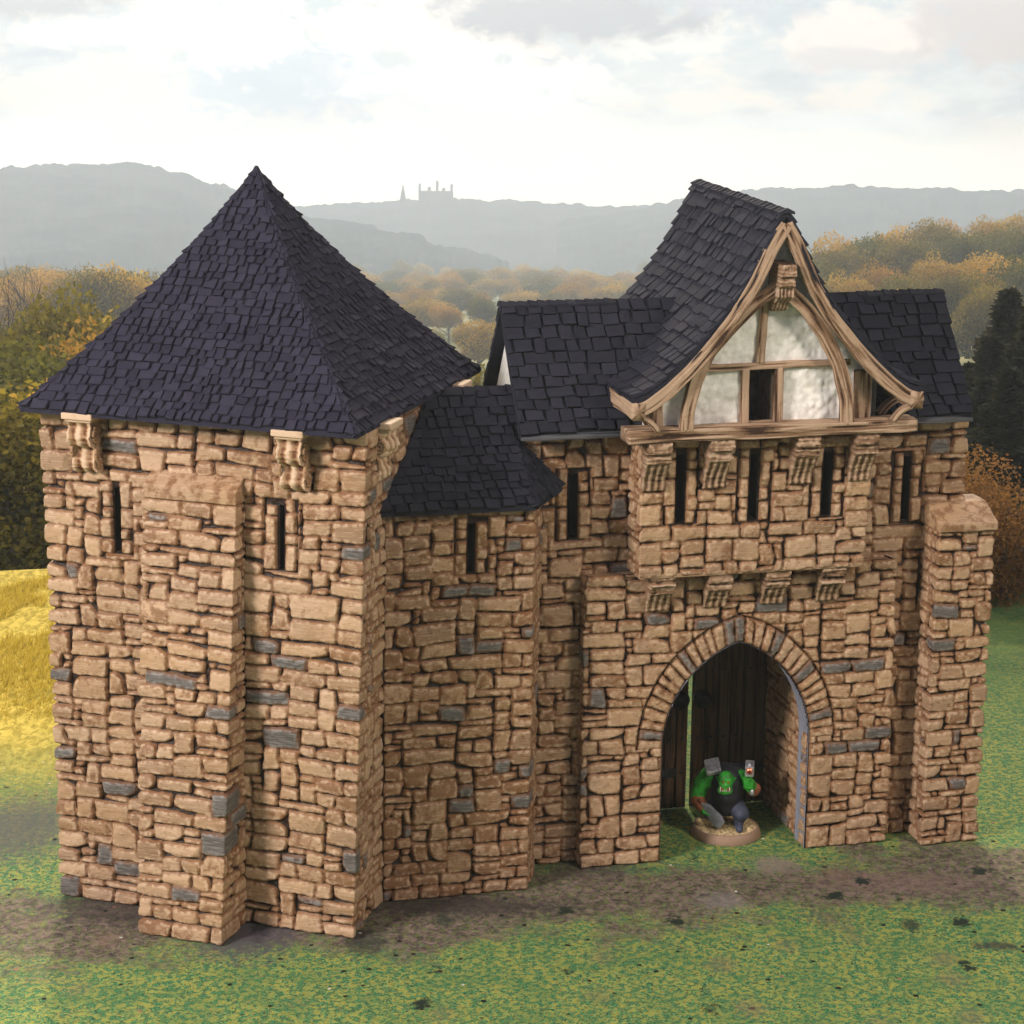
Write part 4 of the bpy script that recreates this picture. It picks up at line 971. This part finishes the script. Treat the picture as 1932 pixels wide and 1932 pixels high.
def hill(ridge, D, foot, seed, back=500, rough=5.0):
    """ridge: photo pixels of the crest; D its distance; foot: how far in front the slope starts"""
    pts = []
    for (x, y) in ridge:
        d = px_dir(x, y); t = D / math.hypot(d[0], d[1]); pts.append((math.atan2(d[0], d[1]), CAM_H + d[2] * t))
    az = np.linspace(pts[0][0], pts[-1][0], 560); zc = np.interp(az, [q[0] for q in pts], [q[1] for q in pts])
    v = np.linspace(0, 1, 40); rr = []
    f = np.concatenate([np.linspace(-1, 0, 28), np.linspace(.05, 1, 12)])
    FF, AZ = np.meshgrid(f, az, indexing='ij'); R = D + np.where(FF < 0, FF * foot, FF * back)
    X, Y = R * np.sin(AZ), R * np.cos(AZ)
    base = terr(X, Y) - 8
    sh = np.where(FF < 0, np.cos(FF * math.pi / 2) ** 1.3, np.cos(FF * math.pi / 2))
    Z = base + (zc[None] - base) * sh
    bump = np.abs(noise(X * .019, Y * .019, 0, seed)) + .7 * np.abs(noise(X * .05, Y * .05, 0, seed + 1))
    Z = Z + rough * (bump - .55) * np.clip(sh * 2, 0, 1) + rough * 2.5 * fbm(X * .003, Y * .003, 0, seed + 5, 3) * sh * (1 - sh) * 4
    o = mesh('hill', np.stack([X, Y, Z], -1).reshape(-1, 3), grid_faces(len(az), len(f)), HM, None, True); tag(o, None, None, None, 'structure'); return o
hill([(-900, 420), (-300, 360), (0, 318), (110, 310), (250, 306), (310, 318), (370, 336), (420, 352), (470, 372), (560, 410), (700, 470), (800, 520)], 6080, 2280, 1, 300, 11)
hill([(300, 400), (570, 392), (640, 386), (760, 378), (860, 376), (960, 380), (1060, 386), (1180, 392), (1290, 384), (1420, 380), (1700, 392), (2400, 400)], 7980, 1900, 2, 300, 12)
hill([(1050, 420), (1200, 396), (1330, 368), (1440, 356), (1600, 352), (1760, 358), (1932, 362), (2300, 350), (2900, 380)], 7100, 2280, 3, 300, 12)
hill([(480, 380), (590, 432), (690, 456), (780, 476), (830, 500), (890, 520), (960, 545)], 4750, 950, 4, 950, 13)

# ---- trees
def leaf_mat(name, c1, c2, c3):
    m, B, p = new_mat(name)
    oi = B.n('ShaderNodeObjectInfo'); at = B.n('ShaderNodeAttribute', attribute_name='st'); sp = B.n('ShaderNodeSeparateColor'); B.put(sp.inputs[0], at.outputs['Color'])
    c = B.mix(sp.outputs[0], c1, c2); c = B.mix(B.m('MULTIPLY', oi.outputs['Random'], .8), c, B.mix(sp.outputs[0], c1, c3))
    B.put(p.inputs['Base Color'], c); p.inputs['Roughness'].default_value = .7; p.inputs['Specular IOR Level'].default_value = .1
    t = B.t; tr = B.n('ShaderNodeBsdfTranslucent'); B.put(tr.inputs[0], c); mx = B.n('ShaderNodeMixShader'); mx.inputs[0].default_value = .5
    B.put(mx.inputs[1], p.outputs[0]); B.put(mx.inputs[2], tr.outputs[0]); B.put(t.nodes['Material Output'].inputs[0], mx.outputs[0]); return m
LEAF_GOLD = leaf_mat('golden_leaves', (.20, .15, .02), (.88, .58, .08), (.72, .34, .06))
LEAF_GREEN = leaf_mat('green_leaves', (.014, .026, .010), (.22, .21, .03), (.50, .34, .04))
LEAF_RUST = leaf_mat('rust_leaves', (.13, .06, .02), (.36, .17, .045), (.34, .20, .06))
LEAF_DARK = leaf_mat('dark_conifer_needles', (.010, .016, .010), (.032, .040, .020), (.06, .05, .02))
BARK = plain_mat('tree_bark', (.075, .055, .04), .9, var=.35)
def tree(kind, n_leaf, leaf, mat, seed, lobes=11):
    """unit-height tree (1 tall); crown of leaf-sized faces clustered in uneven lobes"""
    r = np.random.default_rng(seed); rr = random.Random(seed)
    T = empty(kind)
    P = []
    if kind == 'conifer_tree':
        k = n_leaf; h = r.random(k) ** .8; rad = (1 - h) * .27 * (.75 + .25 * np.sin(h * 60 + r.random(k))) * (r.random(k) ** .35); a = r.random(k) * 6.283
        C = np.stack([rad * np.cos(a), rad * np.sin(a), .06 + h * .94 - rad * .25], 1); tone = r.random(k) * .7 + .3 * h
    else:
        C = []; tone = []
        sq = {'broad_tree': (.52, .62, .34, .30), 'round_bush': (.52, .40, .40, .36)}[kind]
        for q in range(lobes):
            a = rr.uniform(0, 6.283); rad = rr.uniform(.0, .75) * sq[0] * .62; zz = sq[1] + rr.uniform(-.8, .8) * sq[2] * .6 * (1 - rad)
            lr = rr.uniform(.15, .25); m_ = n_leaf // lobes
            d = r.normal(size=(m_, 3)); d /= np.linalg.norm(d, axis=1)[:, None]; q_ = d * (lr * (r.random(m_) ** .22))[:, None] * np.array([1, 1, .85]) * (1 + .18 * fbm(d[:, 0] * 3, d[:, 1] * 3, d[:, 2] * 3, seed + q))[:, None]
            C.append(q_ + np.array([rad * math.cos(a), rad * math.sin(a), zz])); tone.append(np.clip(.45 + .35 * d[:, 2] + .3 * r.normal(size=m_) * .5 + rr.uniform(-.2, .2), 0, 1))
        C = np.concatenate(C); tone = np.concatenate(tone)
        C[:, 2] *= .97 / C[:, 2].max()
    k = len(C); A1 = r.normal(size=(k, 3)); A1 /= np.linalg.norm(A1, axis=1)[:, None]; A2 = np.cross(A1, r.normal(size=(k, 3))); A2 /= np.linalg.norm(A2, axis=1)[:, None]
    s = leaf * (.6 + .8 * r.random(k))[:, None]
    V = np.stack([C - A1 * s, C + A2 * s * .6, C + A1 * s, C - A2 * s * .6], 1).reshape(-1, 3); F = np.arange(4 * k).reshape(-1, 4)
    at = np.zeros((4 * k, 4), np.float32); at[:, 0] = np.repeat(tone, 4)
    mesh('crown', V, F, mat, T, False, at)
    # trunk with limbs
    V, F, A = [], [], []
    def limb(p0, p1, r0, r1):
        p0, p1 = np.array(p0, float), np.array(p1, float); d = p1 - p0; d /= np.linalg.norm(d); u = np.cross(d, [.3, 1, .1]); u /= np.linalg.norm(u); w = np.cross(d, u); b = len(V)
        for (p, q) in ((p0, r0), (p1, r1)):
            for k_ in range(6): a = k_ * math.pi / 3; V.append(p + (u * math.cos(a) + w * math.sin(a)) * q)
        for k_ in range(6): F.append([b + k_, b + (k_ + 1) % 6, b + 6 + (k_ + 1) % 6, b + 6 + k_])
    limb((0, 0, -.08), (.01, 0, .45), .030, .018); top = .9 if kind == 'conifer_tree' else .62; limb((.01, 0, .45), (.0, .02, top), .018, .006)
    for q in range(6):
        a = q * 1.05 + rr.random(); z = .3 + .05 * q; limb((.01, 0, z), (.26 * math.cos(a), .26 * math.sin(a), z + .2), .012, .004)
    mesh('trunk', V, F, BARK, T, True)
    return T
def bare_tree(seed):
    T = empty('bare_tree'); V, F = [], []; rr = random.Random(seed)
    def limb(p0, d, L, r0, dep):
        p0 = np.array(p0, float); p1 = p0 + d * L; u = np.cross(d, [.3, 1, .1]); u /= np.linalg.norm(u); w = np.cross(d, u); b = len(V)
        for (p, q) in ((p0, r0), (p1, r0 * .6)):
            for k_ in range(5): a = k_ * 1.2566; V.append(p + (u * math.cos(a) + w * math.sin(a)) * q)
        for k_ in range(5): F.append([b + k_, b + (k_ + 1) % 5, b + 5 + (k_ + 1) % 5, b + 5 + k_])
        if dep < 6:
            for q in range(3 if dep < 4 else 2):
                nd = d + np.array([rr.uniform(-.55, .55), rr.uniform(-.55, .55), rr.uniform(-.1, .3)]); nd /= np.linalg.norm(nd); limb(p1, nd, L * rr.uniform(.62, .82), r0 * .58, dep + 1)
    limb((0, 0, -.05), np.array([0, 0, 1.0]), .3, .016, 0)
    zz = max(v[2] for v in V); V = [v / zz for v in V]
    mesh('trunk', V, F, BARK, T, True); return T
PROTO = {
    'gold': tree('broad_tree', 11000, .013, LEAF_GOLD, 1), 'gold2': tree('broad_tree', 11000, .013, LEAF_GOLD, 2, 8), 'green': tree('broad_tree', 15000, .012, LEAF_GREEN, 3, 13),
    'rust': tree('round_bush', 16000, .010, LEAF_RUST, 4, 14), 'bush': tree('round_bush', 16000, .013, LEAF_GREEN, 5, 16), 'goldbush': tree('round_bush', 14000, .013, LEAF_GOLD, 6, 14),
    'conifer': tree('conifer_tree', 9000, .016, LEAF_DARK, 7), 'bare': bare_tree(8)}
first_used = set()
def place_tree(kind, px, dist, ptop, label, group=None, wide=1.0, sink=0.0, basez=None):
    if dist >= 450: dist *= 1.9
    p = PROTO[kind]; d = px_dir(px, 600.0); a = math.atan2(d[0], d[1]); x, y = dist * math.sin(a), dist * math.cos(a)
    z0 = float(terr(x, y)) if basez is None else basez; z0 -= sink
    dt = px_dir(px, ptop); z1 = CAM_H + dt[2] * dist / math.hypot(dt[0], dt[1]); h = max(3.0, z1 - z0)
    if kind in first_used:
        o = p.copy(); col.objects.link(o)
        for ch in p.children:
            c = ch.copy(); col.objects.link(c); c.parent = o
    else: o = p; first_used.add(kind)
    rr = random.Random(int(px * 13 + dist * 7))
    o.location = (x, y, z0); o.rotation_euler = (0, 0, rr.uniform(0, 6.28)); w = h * wide; o.scale = (w, w, h)
    tag(o, label, 'tree', group); return o
exec_trees = True
def build_trees():
    # left rear, near
    place_tree('bush', 10, 178, 700, 'large yellow and dark green bush behind the golden meadow beside the square tower', None, 1.25, 2)
    place_tree('goldbush', 75, 200, 690, 'golden topped bush just behind the square tower roof corner', None, 1.1, 2)
    place_tree('bush', -75, 215, 760, 'dark green bush cut by the left edge of the photo behind the meadow', None, 1.3, 2)
    place_tree('green', 95, 330, 532, 'dark round crowned tree with golden rim, left of the pyramid roof', None, .82)
    place_tree('green', 10, 320, 590, 'dark tree below the two bare trees at the left edge', None, .9)
    place_tree('green', 60, 262, 640, 'shaded green tree in front of the round crowned tree', None, 1.2)
    place_tree('gold', 175, 300, 585, 'orange gold tree low beside the left slope of the pyramid roof', None, .85)
    place_tree('gold', 150, 380, 560, 'pale golden tree halfway down the left slope of the pyramid roof', None, .9)
    place_tree('bare', 6, 400, 478, 'taller bare tree at the left edge above the dark trees', None, .8); place_tree('bare', 40, 400, 492, 'shorter bare forked tree second from the left edge', None, .8)
    place_tree('bare', 95, 470, 486, 'faint bare tree behind the round crowned tree', None, .9)
    place_tree('green', 190, 520, 488, 'hazy round green tree left of the twin trees by the roof slope', None, .62); place_tree('gold2', 258, 520, 484, 'hazy yellow round tree touching the left slope of the pyramid roof', None, .72)
    # right rear, near
    place_tree('conifer', 1902, 235, 552, 'tall pointed dark conifer at the right edge', None, 1.9, 4); place_tree('conifer', 1872, 225, 640, 'shorter dark conifer left of the tall pointed one', None, 2.0, 4)
    place_tree('conifer', 1955, 220, 575, 'dark conifer cut by the right edge of the photo', None, 2.0, 4); place_tree('conifer', 1838, 232, 690, 'lowest dark conifer beside the wing roof end', None, 2.0, 4)
    place_tree('conifer', 1822, 205, 742, 'small dark conifer at the foot of the row beside the wing roof end', None, 2.3, 4); place_tree('conifer', 1868, 200, 720, 'dark conifer low in front of the tall pointed one', None, 2.2, 4)
    place_tree('conifer', 1912, 196, 700, 'broad dark conifer nearest the right edge above the orange bush', None, 2.2, 4)
    place_tree('rust', 1850, 147, 828, 'rust brown bush above the sloping buttress capstone', None, 1.15, 3); place_tree('rust', 1922, 141, 915, 'orange brown bush at the right edge below the conifers', None, 1.1, 3)
    place_tree('rust', 1790, 152, 850, 'rust bush mostly hidden behind the right gatehouse corner', None, 1.0, 3)
    rr = random.Random(3)
    # wooded rise on the right
    n = 0
    for (px, d, pt) in [(1530, 560, 470), (1560, 620, 452), (1600, 700, 430), (1590, 520, 500), (1640, 640, 432), (1680, 760, 412), (1650, 540, 480), (1715, 620, 440), (1700, 500, 505), (1755, 540, 468), (1760, 700, 408), (1740, 820, 402),
                        (1800, 620, 430), (1790, 480, 500), (1830, 540, 462), (1850, 740, 398), (1880, 640, 418), (1900, 500, 470), (1915, 820, 390), (1940, 580, 430), (1960, 470, 470), (1640, 480, 540), (1560, 470, 545), (1720, 450, 545), (1870, 450, 520), (1520, 500, 510),
                        (2010, 620, 420), (2060, 540, 450), (1990, 760, 396)]:
        place_tree(['gold', 'green', 'gold2'][n % 3] if n % 4 else 'green', px, d, pt, 'rounded autumn tree on the wooded rise above the right wing roof', 'trees on the wooded rise at the right', rr.uniform(.72, .98)); n += 1
    # hazy valley woods
    k = 0
    for row, (d, pt) in enumerate([(2300, 500), (1850, 507), (1450, 520), (1120, 537), (850, 566), (620, 606), (450, 682)]):
        nn = [40, 38, 34, 30, 24, 18, 13][row]
        for q in range(nn):
            px = 330 + (1540 - 330) * (q + rr.uniform(-.3, .3)) / (nn - 1)
            if row == 0 and 1000 < px < 1230: continue
            place_tree(['gold', 'gold2', 'green', 'gold'][k % 4], px, d * rr.uniform(.94, 1.06), pt + rr.uniform(-12, 14), 'pale golden tree in the misty valley behind the castle', 'misty valley trees', rr.uniform(.95, 1.5)); k += 1
    for q in range(46):
        px = -60 + 330 * rr.random(); d = rr.uniform(600, 1700)
        place_tree(['gold', 'green', 'gold2'][q % 3], px, d, 500 + rr.uniform(-8, 40), 'misty golden tree in the valley left of the pyramid roof', 'misty trees at the left', rr.uniform(.8, 1.2))
build_trees()
# remote ruined castle on the crest
def far_castle():
    d = px_dir(822, 378); t = 7940 / math.hypot(d[0], d[1]); x, y, z = d[0] * t, d[1] * t, CAM_H + d[2] * t - 17
    C = empty('ruined_castle', (x, y, z)); C.scale = (2.66, 2.66, 2.66); tag(C, 'tiny hazy ruined castle with spires on the far crest between the two roofs', 'castle')
    M = plain_mat('far_grey_masonry', (.30, .30, .33), .9)
    box('keep', (-20, -6, 0), (22, 6, 18), M, C, 0); 
    for k, (xx, h, w) in enumerate(((-20, 27, 3), (-8, 23, 4), (2, 31, 3), (10, 22, 4), (20, 27, 3))): 
        box('tower', (xx - w / 2, -3, 0), (xx + w / 2, 3, h), M, C, 0)
    V = [(-46, -5, 0), (-36, -5, 0), (-36, 5, 0), (-46, 5, 0), (-44, -3, 12), (-38, -3, 12), (-38, 3, 12), (-44, 3, 12), (-41, 0, 28)]
    mesh('chapel_spire', V, [[0, 1, 5, 4], [1, 2, 6, 5], [2, 3, 7, 6], [3, 0, 4, 7], [4, 5, 8], [5, 6, 8], [6, 7, 8], [7, 4, 8]], M, C)
far_castle()
# tufts of long grass on the golden meadow
def build_grass():
    r = np.random.default_rng(4); n = 42000
    rad = 117 + 42 * r.random(n) ** .8; a = np.radians(-16 + 9.5 * r.random(n)); x, y = rad * np.sin(a), rad * np.cos(a)
    dens = fbm(x * .25, y * .12, 0, 8, 3); k = dens > -.35; x, y, rad = x[k], y[k], rad[k]; n = len(x)
    z = np.where(rad < 128, 0, terr(x, y)); h = (.18 + .42 * r.random(n)) * np.clip((rad - 114) / 10, .15, 1); dx, dy = r.normal(size=n) * .18 + .12, r.normal(size=n) * .12; w = .035
    V = np.stack([np.stack([x - w, y, z - .03], 1), np.stack([x + w, y, z - .03], 1), np.stack([x + dx, y + dy, z + h], 1)], 1).reshape(-1, 3)
    at = np.zeros((3 * n, 4), np.float32); at[:, 0] = np.repeat(r.random(n), 3)
    m = leaf_mat('meadow_grass', (.38, .28, .03), (.80, .60, .10), (.26, .24, .04))
    o = mesh('meadow_grass', V, np.arange(3 * n).reshape(-1, 3), m, None, False, at)
    tag(o, 'golden long grass of the meadow left of the square tower', 'grass', None, 'stuff')
build_grass()
# ================================================================== FIGURINE
def build_figure():
    d = Vector((0, 0, 0))
    R = Matrix.Rotation(GATE_YAW, 4, 'Z'); loc = Vector(GATE_LOC) + R @ Vector((7.5, 2.55, 0))
    Fg = empty('miniature_figurine', (loc.x, loc.y, 0.0), -.12)
    tag(Fg, 'painted green skinned brute miniature with silver weapons on a round sandy base in the archway', 'figurine')
    SKIN = plain_mat('green_skin_paint', (.025, .27, .022), .45, var=.45, scale=4, spec=.4); VEST = plain_mat('black_vest_paint', (.018, .018, .024), .6, var=.3)
    TROU = plain_mat('slate_trouser_paint', (.045, .052, .085), .6, var=.35, scale=4); SILV = plain_mat('silver_paint', (.62, .62, .68), .35, .75, .25, 6)
    STEEL = plain_mat('dull_steel_paint', (.22, .22, .24), .4, .6, .25, 5); COP = plain_mat('copper_paint', (.75, .30, .17), .35, .6, .2); LEA = plain_mat('brown_leather_paint', (.26, .085, .035), .6, var=.3)
    BONE = plain_mat('bone_paint', (.62, .50, .42), .5); RED = plain_mat('dark_red_paint', (.16, .01, .01), .5); BASE = plain_mat('tan_base_rim', (.30, .19, .13), .6, var=.08)
    SAND = plain_mat('sandy_basing', (.50, .37, .20), .9, var=.5, scale=7, bump=.6)
    import bmesh
    def blob(name, caps, mat, parent, vox=.055, sm=6, wr=None):
        bm = bmesh.new()
        for (p0, p1, r0, r1) in caps:
            p0, p1 = Vector(p0), Vector(p1); n = max(2, int((p1 - p0).length / (min(r0, r1) * .35)) + 1)
            for k in range(n):
                t = k / (n - 1); c = p0.lerp(p1, t); rr = r0 + (r1 - r0) * t
                bmesh.ops.create_icosphere(bm, subdivisions=2, radius=rr, matrix=Matrix.Translation(c))
        me = bpy.data.meshes.new(name); bm.to_mesh(me); bm.free(); o = bpy.data.objects.new(name, me); col.objects.link(o)
        md = o.modifiers.new('r', 'REMESH'); md.mode = 'VOXEL'; md.voxel_size = vox; md.use_smooth_shade = True
        s = o.modifiers.new('s', 'SMOOTH'); s.iterations = sm; s.factor = .5
        dg = bpy.context.evaluated_depsgraph_get(); me2 = bpy.data.meshes.new_from_object(o.evaluated_get(dg)); o.modifiers.clear(); o.data = me2; bpy.data.meshes.remove(me)
        me2.name = name; me2.materials.clear(); me2.materials.append(mat); o.parent = parent
        for p in me2.polygons: p.use_smooth = True
        return o
    def pivot(o, c, eul, mv=(0, 0, 0)):
        from mathutils import Euler
        c = Vector(c); o.matrix_basis = Matrix.Translation(c + Vector(mv)) @ Euler(eul).to_matrix().to_4x4() @ Matrix.Translation(-c)
    # base: sloping-sided disc
    m = 64; prof = [(1.58, 0), (1.60, .06), (1.46, .40), (1.40, .44), (1.36, .40)]
    V = [(r * math.cos(a), r * math.sin(a), z) for (r, z) in prof for a in np.arange(m) / m * 6.28318]; F = []
    for k in range(len(prof) - 1):
        for j in range(m): F.append([k * m + j, k * m + (j + 1) % m, (k + 1) * m + (j + 1) % m, (k + 1) * m + j])
    b = mesh('base', V, F, BASE, Fg, True)
    rad = np.linspace(0, 1.38, 22); an = np.arange(72) / 72 * 6.28318; RR, AA = np.meshgrid(rad, an); X, Y = RR * np.cos(AA), RR * np.sin(AA)
    Z = .40 + .06 * np.clip((1.38 - RR) * 5, 0, 1) * (1 + fbm(X * 4, Y * 4, 0, 5)) ; i = np.arange(RR.size).reshape(RR.shape)
    F = np.stack([i[:, :-1], i[:, 1:], np.roll(i, -1, 0)[:, 1:], np.roll(i, -1, 0)[:, :-1]], -1).reshape(-1, 4)
    mesh('sand', np.stack([X, Y, Z], -1).reshape(-1, 3), F, SAND, b, True)
    r = np.random.default_rng(3); n = 1500; a = r.random(n) * 6.28; q = 1.0 * np.sqrt(r.random(n)); x, y = q * np.cos(a) - .15, q * np.sin(a) * .8 - .2; h = .08 + .14 * r.random(n)
    k = fbm(x * 2, y * 2, 0, 6) > -.1; x, y, h = x[k], y[k], h[k]; n = len(x)
    dx, dy = r.normal(size=n) * .07, r.normal(size=n) * .07
    V = np.stack([np.stack([x - .012, y, .4 + 0 * x], 1), np.stack([x + .012, y, .4 + 0 * x], 1), np.stack([x + dx, y + dy, .42 + h], 1)], 1).reshape(-1, 3)
    gm = plain_mat('dry_static_grass', (.42, .33, .16), .9, var=.5, scale=9); tag(mesh('dry_grass', V, np.arange(3 * n).reshape(-1, 3), gm, b), None, None, None, 'stuff')
    # body: one skin-coloured surface (torso, arms, head); x right, y to the rear, z up
    head = (-.03, -.62, 2.42)
    caps = [((0, .1, 1.45), (0, -.05, 2.2), .52, .62), ((-.45, .05, 2.45), (.45, .05, 2.45), .42, .40), ((0, -.1, 2.4), (0, -.5, 2.45), .36, .30),
            ((-.05, -.62, 2.55), (-.04, -.66, 2.38), .30, .29), ((-.05, -.74, 2.16), (-.04, -.70, 2.3), .25, .27), ((-.20, -.80, 2.12), (.10, -.80, 2.12), .15, .15),
            ((-.17, -.86, 2.56), (.12, -.86, 2.56), .075, .075), ((-.035, -.90, 2.45), (-.035, -.93, 2.36), .05, .075),
            ((-.31, -.60, 2.46), (-.42, -.52, 2.56), .07, .03), ((.24, -.60, 2.46), (.36, -.52, 2.56), .07, .03),
            # left-of-picture arm: huge shoulder, elbow out, forearm coming forward and down
            ((-.62, .05, 2.42), (-.98, .0, 2.05), .42, .36), ((-.98, .0, 2.05), (-1.12, -.10, 1.55), .34, .30), ((-1.12, -.1, 1.55), (-.86, -.42, 1.22), .28, .20),
            # right-of-picture arm: raised fist
            ((.55, .0, 2.42), (.98, -.10, 2.0), .30, .25), ((.98, -.10, 2.0), (.92, -.38, 2.28), .23, .20), ((.90, -.40, 2.24), (.80, -.44, 2.46), .20, .20)]
    # knuckles of the raised fist, thumb, and of the lower hand
    for j in range(4): caps.append(((.70, -.60 + .0 * j, 2.54 - j * .105), (.98, -.60, 2.50 - j * .105), .070, .066))
    caps.append(((1.02, -.5, 2.42), (.9, -.66, 2.58), .07, .055))
    for j in range(4): caps.append(((-.92 + .09 * j, -.50, 1.22 - .03 * j), (-.84 + .09 * j, -.66, 1.10 - .03 * j), .065, .055))
    caps.append(((-.95, -.48, 1.12), (-.78, -.62, 1.02), .06, .05))
    body = blob('body', caps, SKIN, Fg, .032, 3)
    vest = blob('vest', [((0, .1, 1.3), (0, -.02, 2.2), .58, .70), ((-.42, .12, 2.50), (.42, .12, 2.50), .44, .42), ((0, -.25, 1.75), (0, -.2, 2.1), .46, .44)], VEST, Fg, .05)
    tr = blob('trousers', [((-.22, .12, 1.30), (.22, .12, 1.30), .46, .46), ((.28, .05, 1.25), (.58, -.28, 1.02), .40, .34), ((.58, -.28, 1.02), (.52, -.22, .70), .31, .21), ((-.3, .15, 1.2), (-.62, .5, .95), .36, .3), ((-.62, .5, .95), (-.7, .75, .65), .27, .2)], TROU, Fg, .045)
    bt = blob('boot', [((.50, -.22, .75), (.50, -.26, .60), .22, .21), ((.50, -.30, .56), (.55, -.72, .53), .19, .155)], TROU, Fg, .04)
    blob('boot', [((-.7, .75, .75), (-.7, .78, .6), .2, .2), ((-.7, .75, .55), (-.72, .45, .53), .18, .15)], TROU, Fg, .04)
    blob('bracer', [((-1.10, -.16, 1.46), (-.93, -.36, 1.28), .31, .27)], LEA, Fg, .04); blob('bracer', [((1.02, -.10, 1.92), (1.08, -.16, 2.02), .25, .24)], LEA, Fg, .04)
    tube('elbow_spike', [(.98, -.34, 1.86), (.99, -.42, 1.95), (.96, -.46, 2.1)], .10, SILV, Fg, 8, None, .5)
    # face
    for sx in (-.13, .06): blob('eye', [((sx, -.915, 2.495), (sx + .02, -.915, 2.49), .030, .030)], plain_mat('red_eye_paint', (.5, .03, .02), .3), Fg, .012, 1)
    blob('mouth', [((-.20, -.91, 2.21), (.12, -.91, 2.21), .065, .065)], RED, Fg, .02)
    for (sx, L, r0) in ((-.22, .20, .035), (-.13, .11, .028), (-.05, .09, .026), (.02, .12, .028), (.12, .20, .035)): tube('tooth', [(sx, -.955, 2.13), (sx, -.985, 2.13 + L * .5), (sx, -.965, 2.13 + L)], r0, BONE, Fg, 7, None, .25)
    # shoulder plate, pistol, cleaver
    sp = box('shoulder_plate', (-.86, -.55, 2.74), (-.28, .12, 2.96), SILV, Fg, .05); pivot(sp, (-.57, -.2, 2.85), (.55, -.25, .1))
    for (x, z) in ((-.80, 2.98), (-.34, 2.98)): tube('rivet', [(x, -.50, z - .02), (x, -.50, z + .04)], .035, SILV, sp, 8)
    pi = box('pistol', (.68, -.92, 2.60), (1.02, -.30, 3.02), SILV, Fg, .04); pivot(pi, (.85, -.6, 2.8), (.12, 0, 0), (0, .18, .12))
    tube('muzzle', [(.85, -.90, 2.88), (.85, -1.04, 2.88)], .13, COP, pi, 12); tube('muzzle_bore', [(.85, -1.03, 2.88), (.85, -1.05, 2.88)], .07, RED, pi, 10)
    box('grip', (.74, -.62, 2.40), (.96, -.40, 2.64), STEEL, pi, .03); box('sight', (.80, -.8, 3.02), (.90, -.5, 3.10), SILV, pi, .02)
    V = [(-.98, -.60, 1.50), (-.62, -.62, 1.42), (-.12, -.80, 1.02), (-.02, -.84, .82), (-.20, -.84, .55), (-.42, -.80, .60), (-.72, -.70, .95)]
    V2 = [(x, y + .16, z) for x, y, z in V]; n = len(V)
    slab('cleaver', V + V2, [list(range(n)), list(range(2 * n - 1, n - 1, -1))] + [[k, (k + 1) % n, n + (k + 1) % n, n + k] for k in range(n)], STEEL, Fg, .025)
    tube('cleaver_handle', [(-1.05, -.50, 1.62), (-.7, -.56, 1.25)], .07, LEA, Fg, 8)
    for ch in Fg.children:
        if ch.name.split('.')[0] != 'base': ch.matrix_basis = Matrix.Translation((0, 0, .45)) @ Matrix.Scale(1.16, 4) @ Matrix.Translation((0, 0, -.45)) @ ch.matrix_basis
    return Fg
build_tower(); build_turret(); build_gatehouse(); build_figure()

# ================================================================== HAZE
def build_haze(density=.00015):
    me = bpy.data.meshes.new('haze'); x0, x1, y0, y1, z0, z1 = -6200, 6200, -30, 8400, -1300, 47
    V = [(x, y, z) for z in (z0, z1) for y in (y0, y1) for x in (x0, x1)]; me.from_pydata(V, [], [[0, 2, 3, 1], [4, 5, 7, 6], [0, 1, 5, 4], [1, 3, 7, 5], [3, 2, 6, 7], [2, 0, 4, 6]]); me.update()
    m = bpy.data.materials.new('haze_air'); m.use_nodes = True; t = m.node_tree; t.nodes.clear()
    v = t.nodes.new('ShaderNodeVolumePrincipled'); v.inputs['Color'].default_value = (.82, .90, 1.0, 1); v.inputs['Density'].default_value = density; v.inputs['Anisotropy'].default_value = .65
    o = t.nodes.new('ShaderNodeOutputMaterial'); t.links.new(v.outputs[0], o.inputs['Volume']); me.materials.append(m)
    ob = bpy.data.objects.new('haze', me); col.objects.link(ob); ob['kind'] = 'stuff'
build_haze()
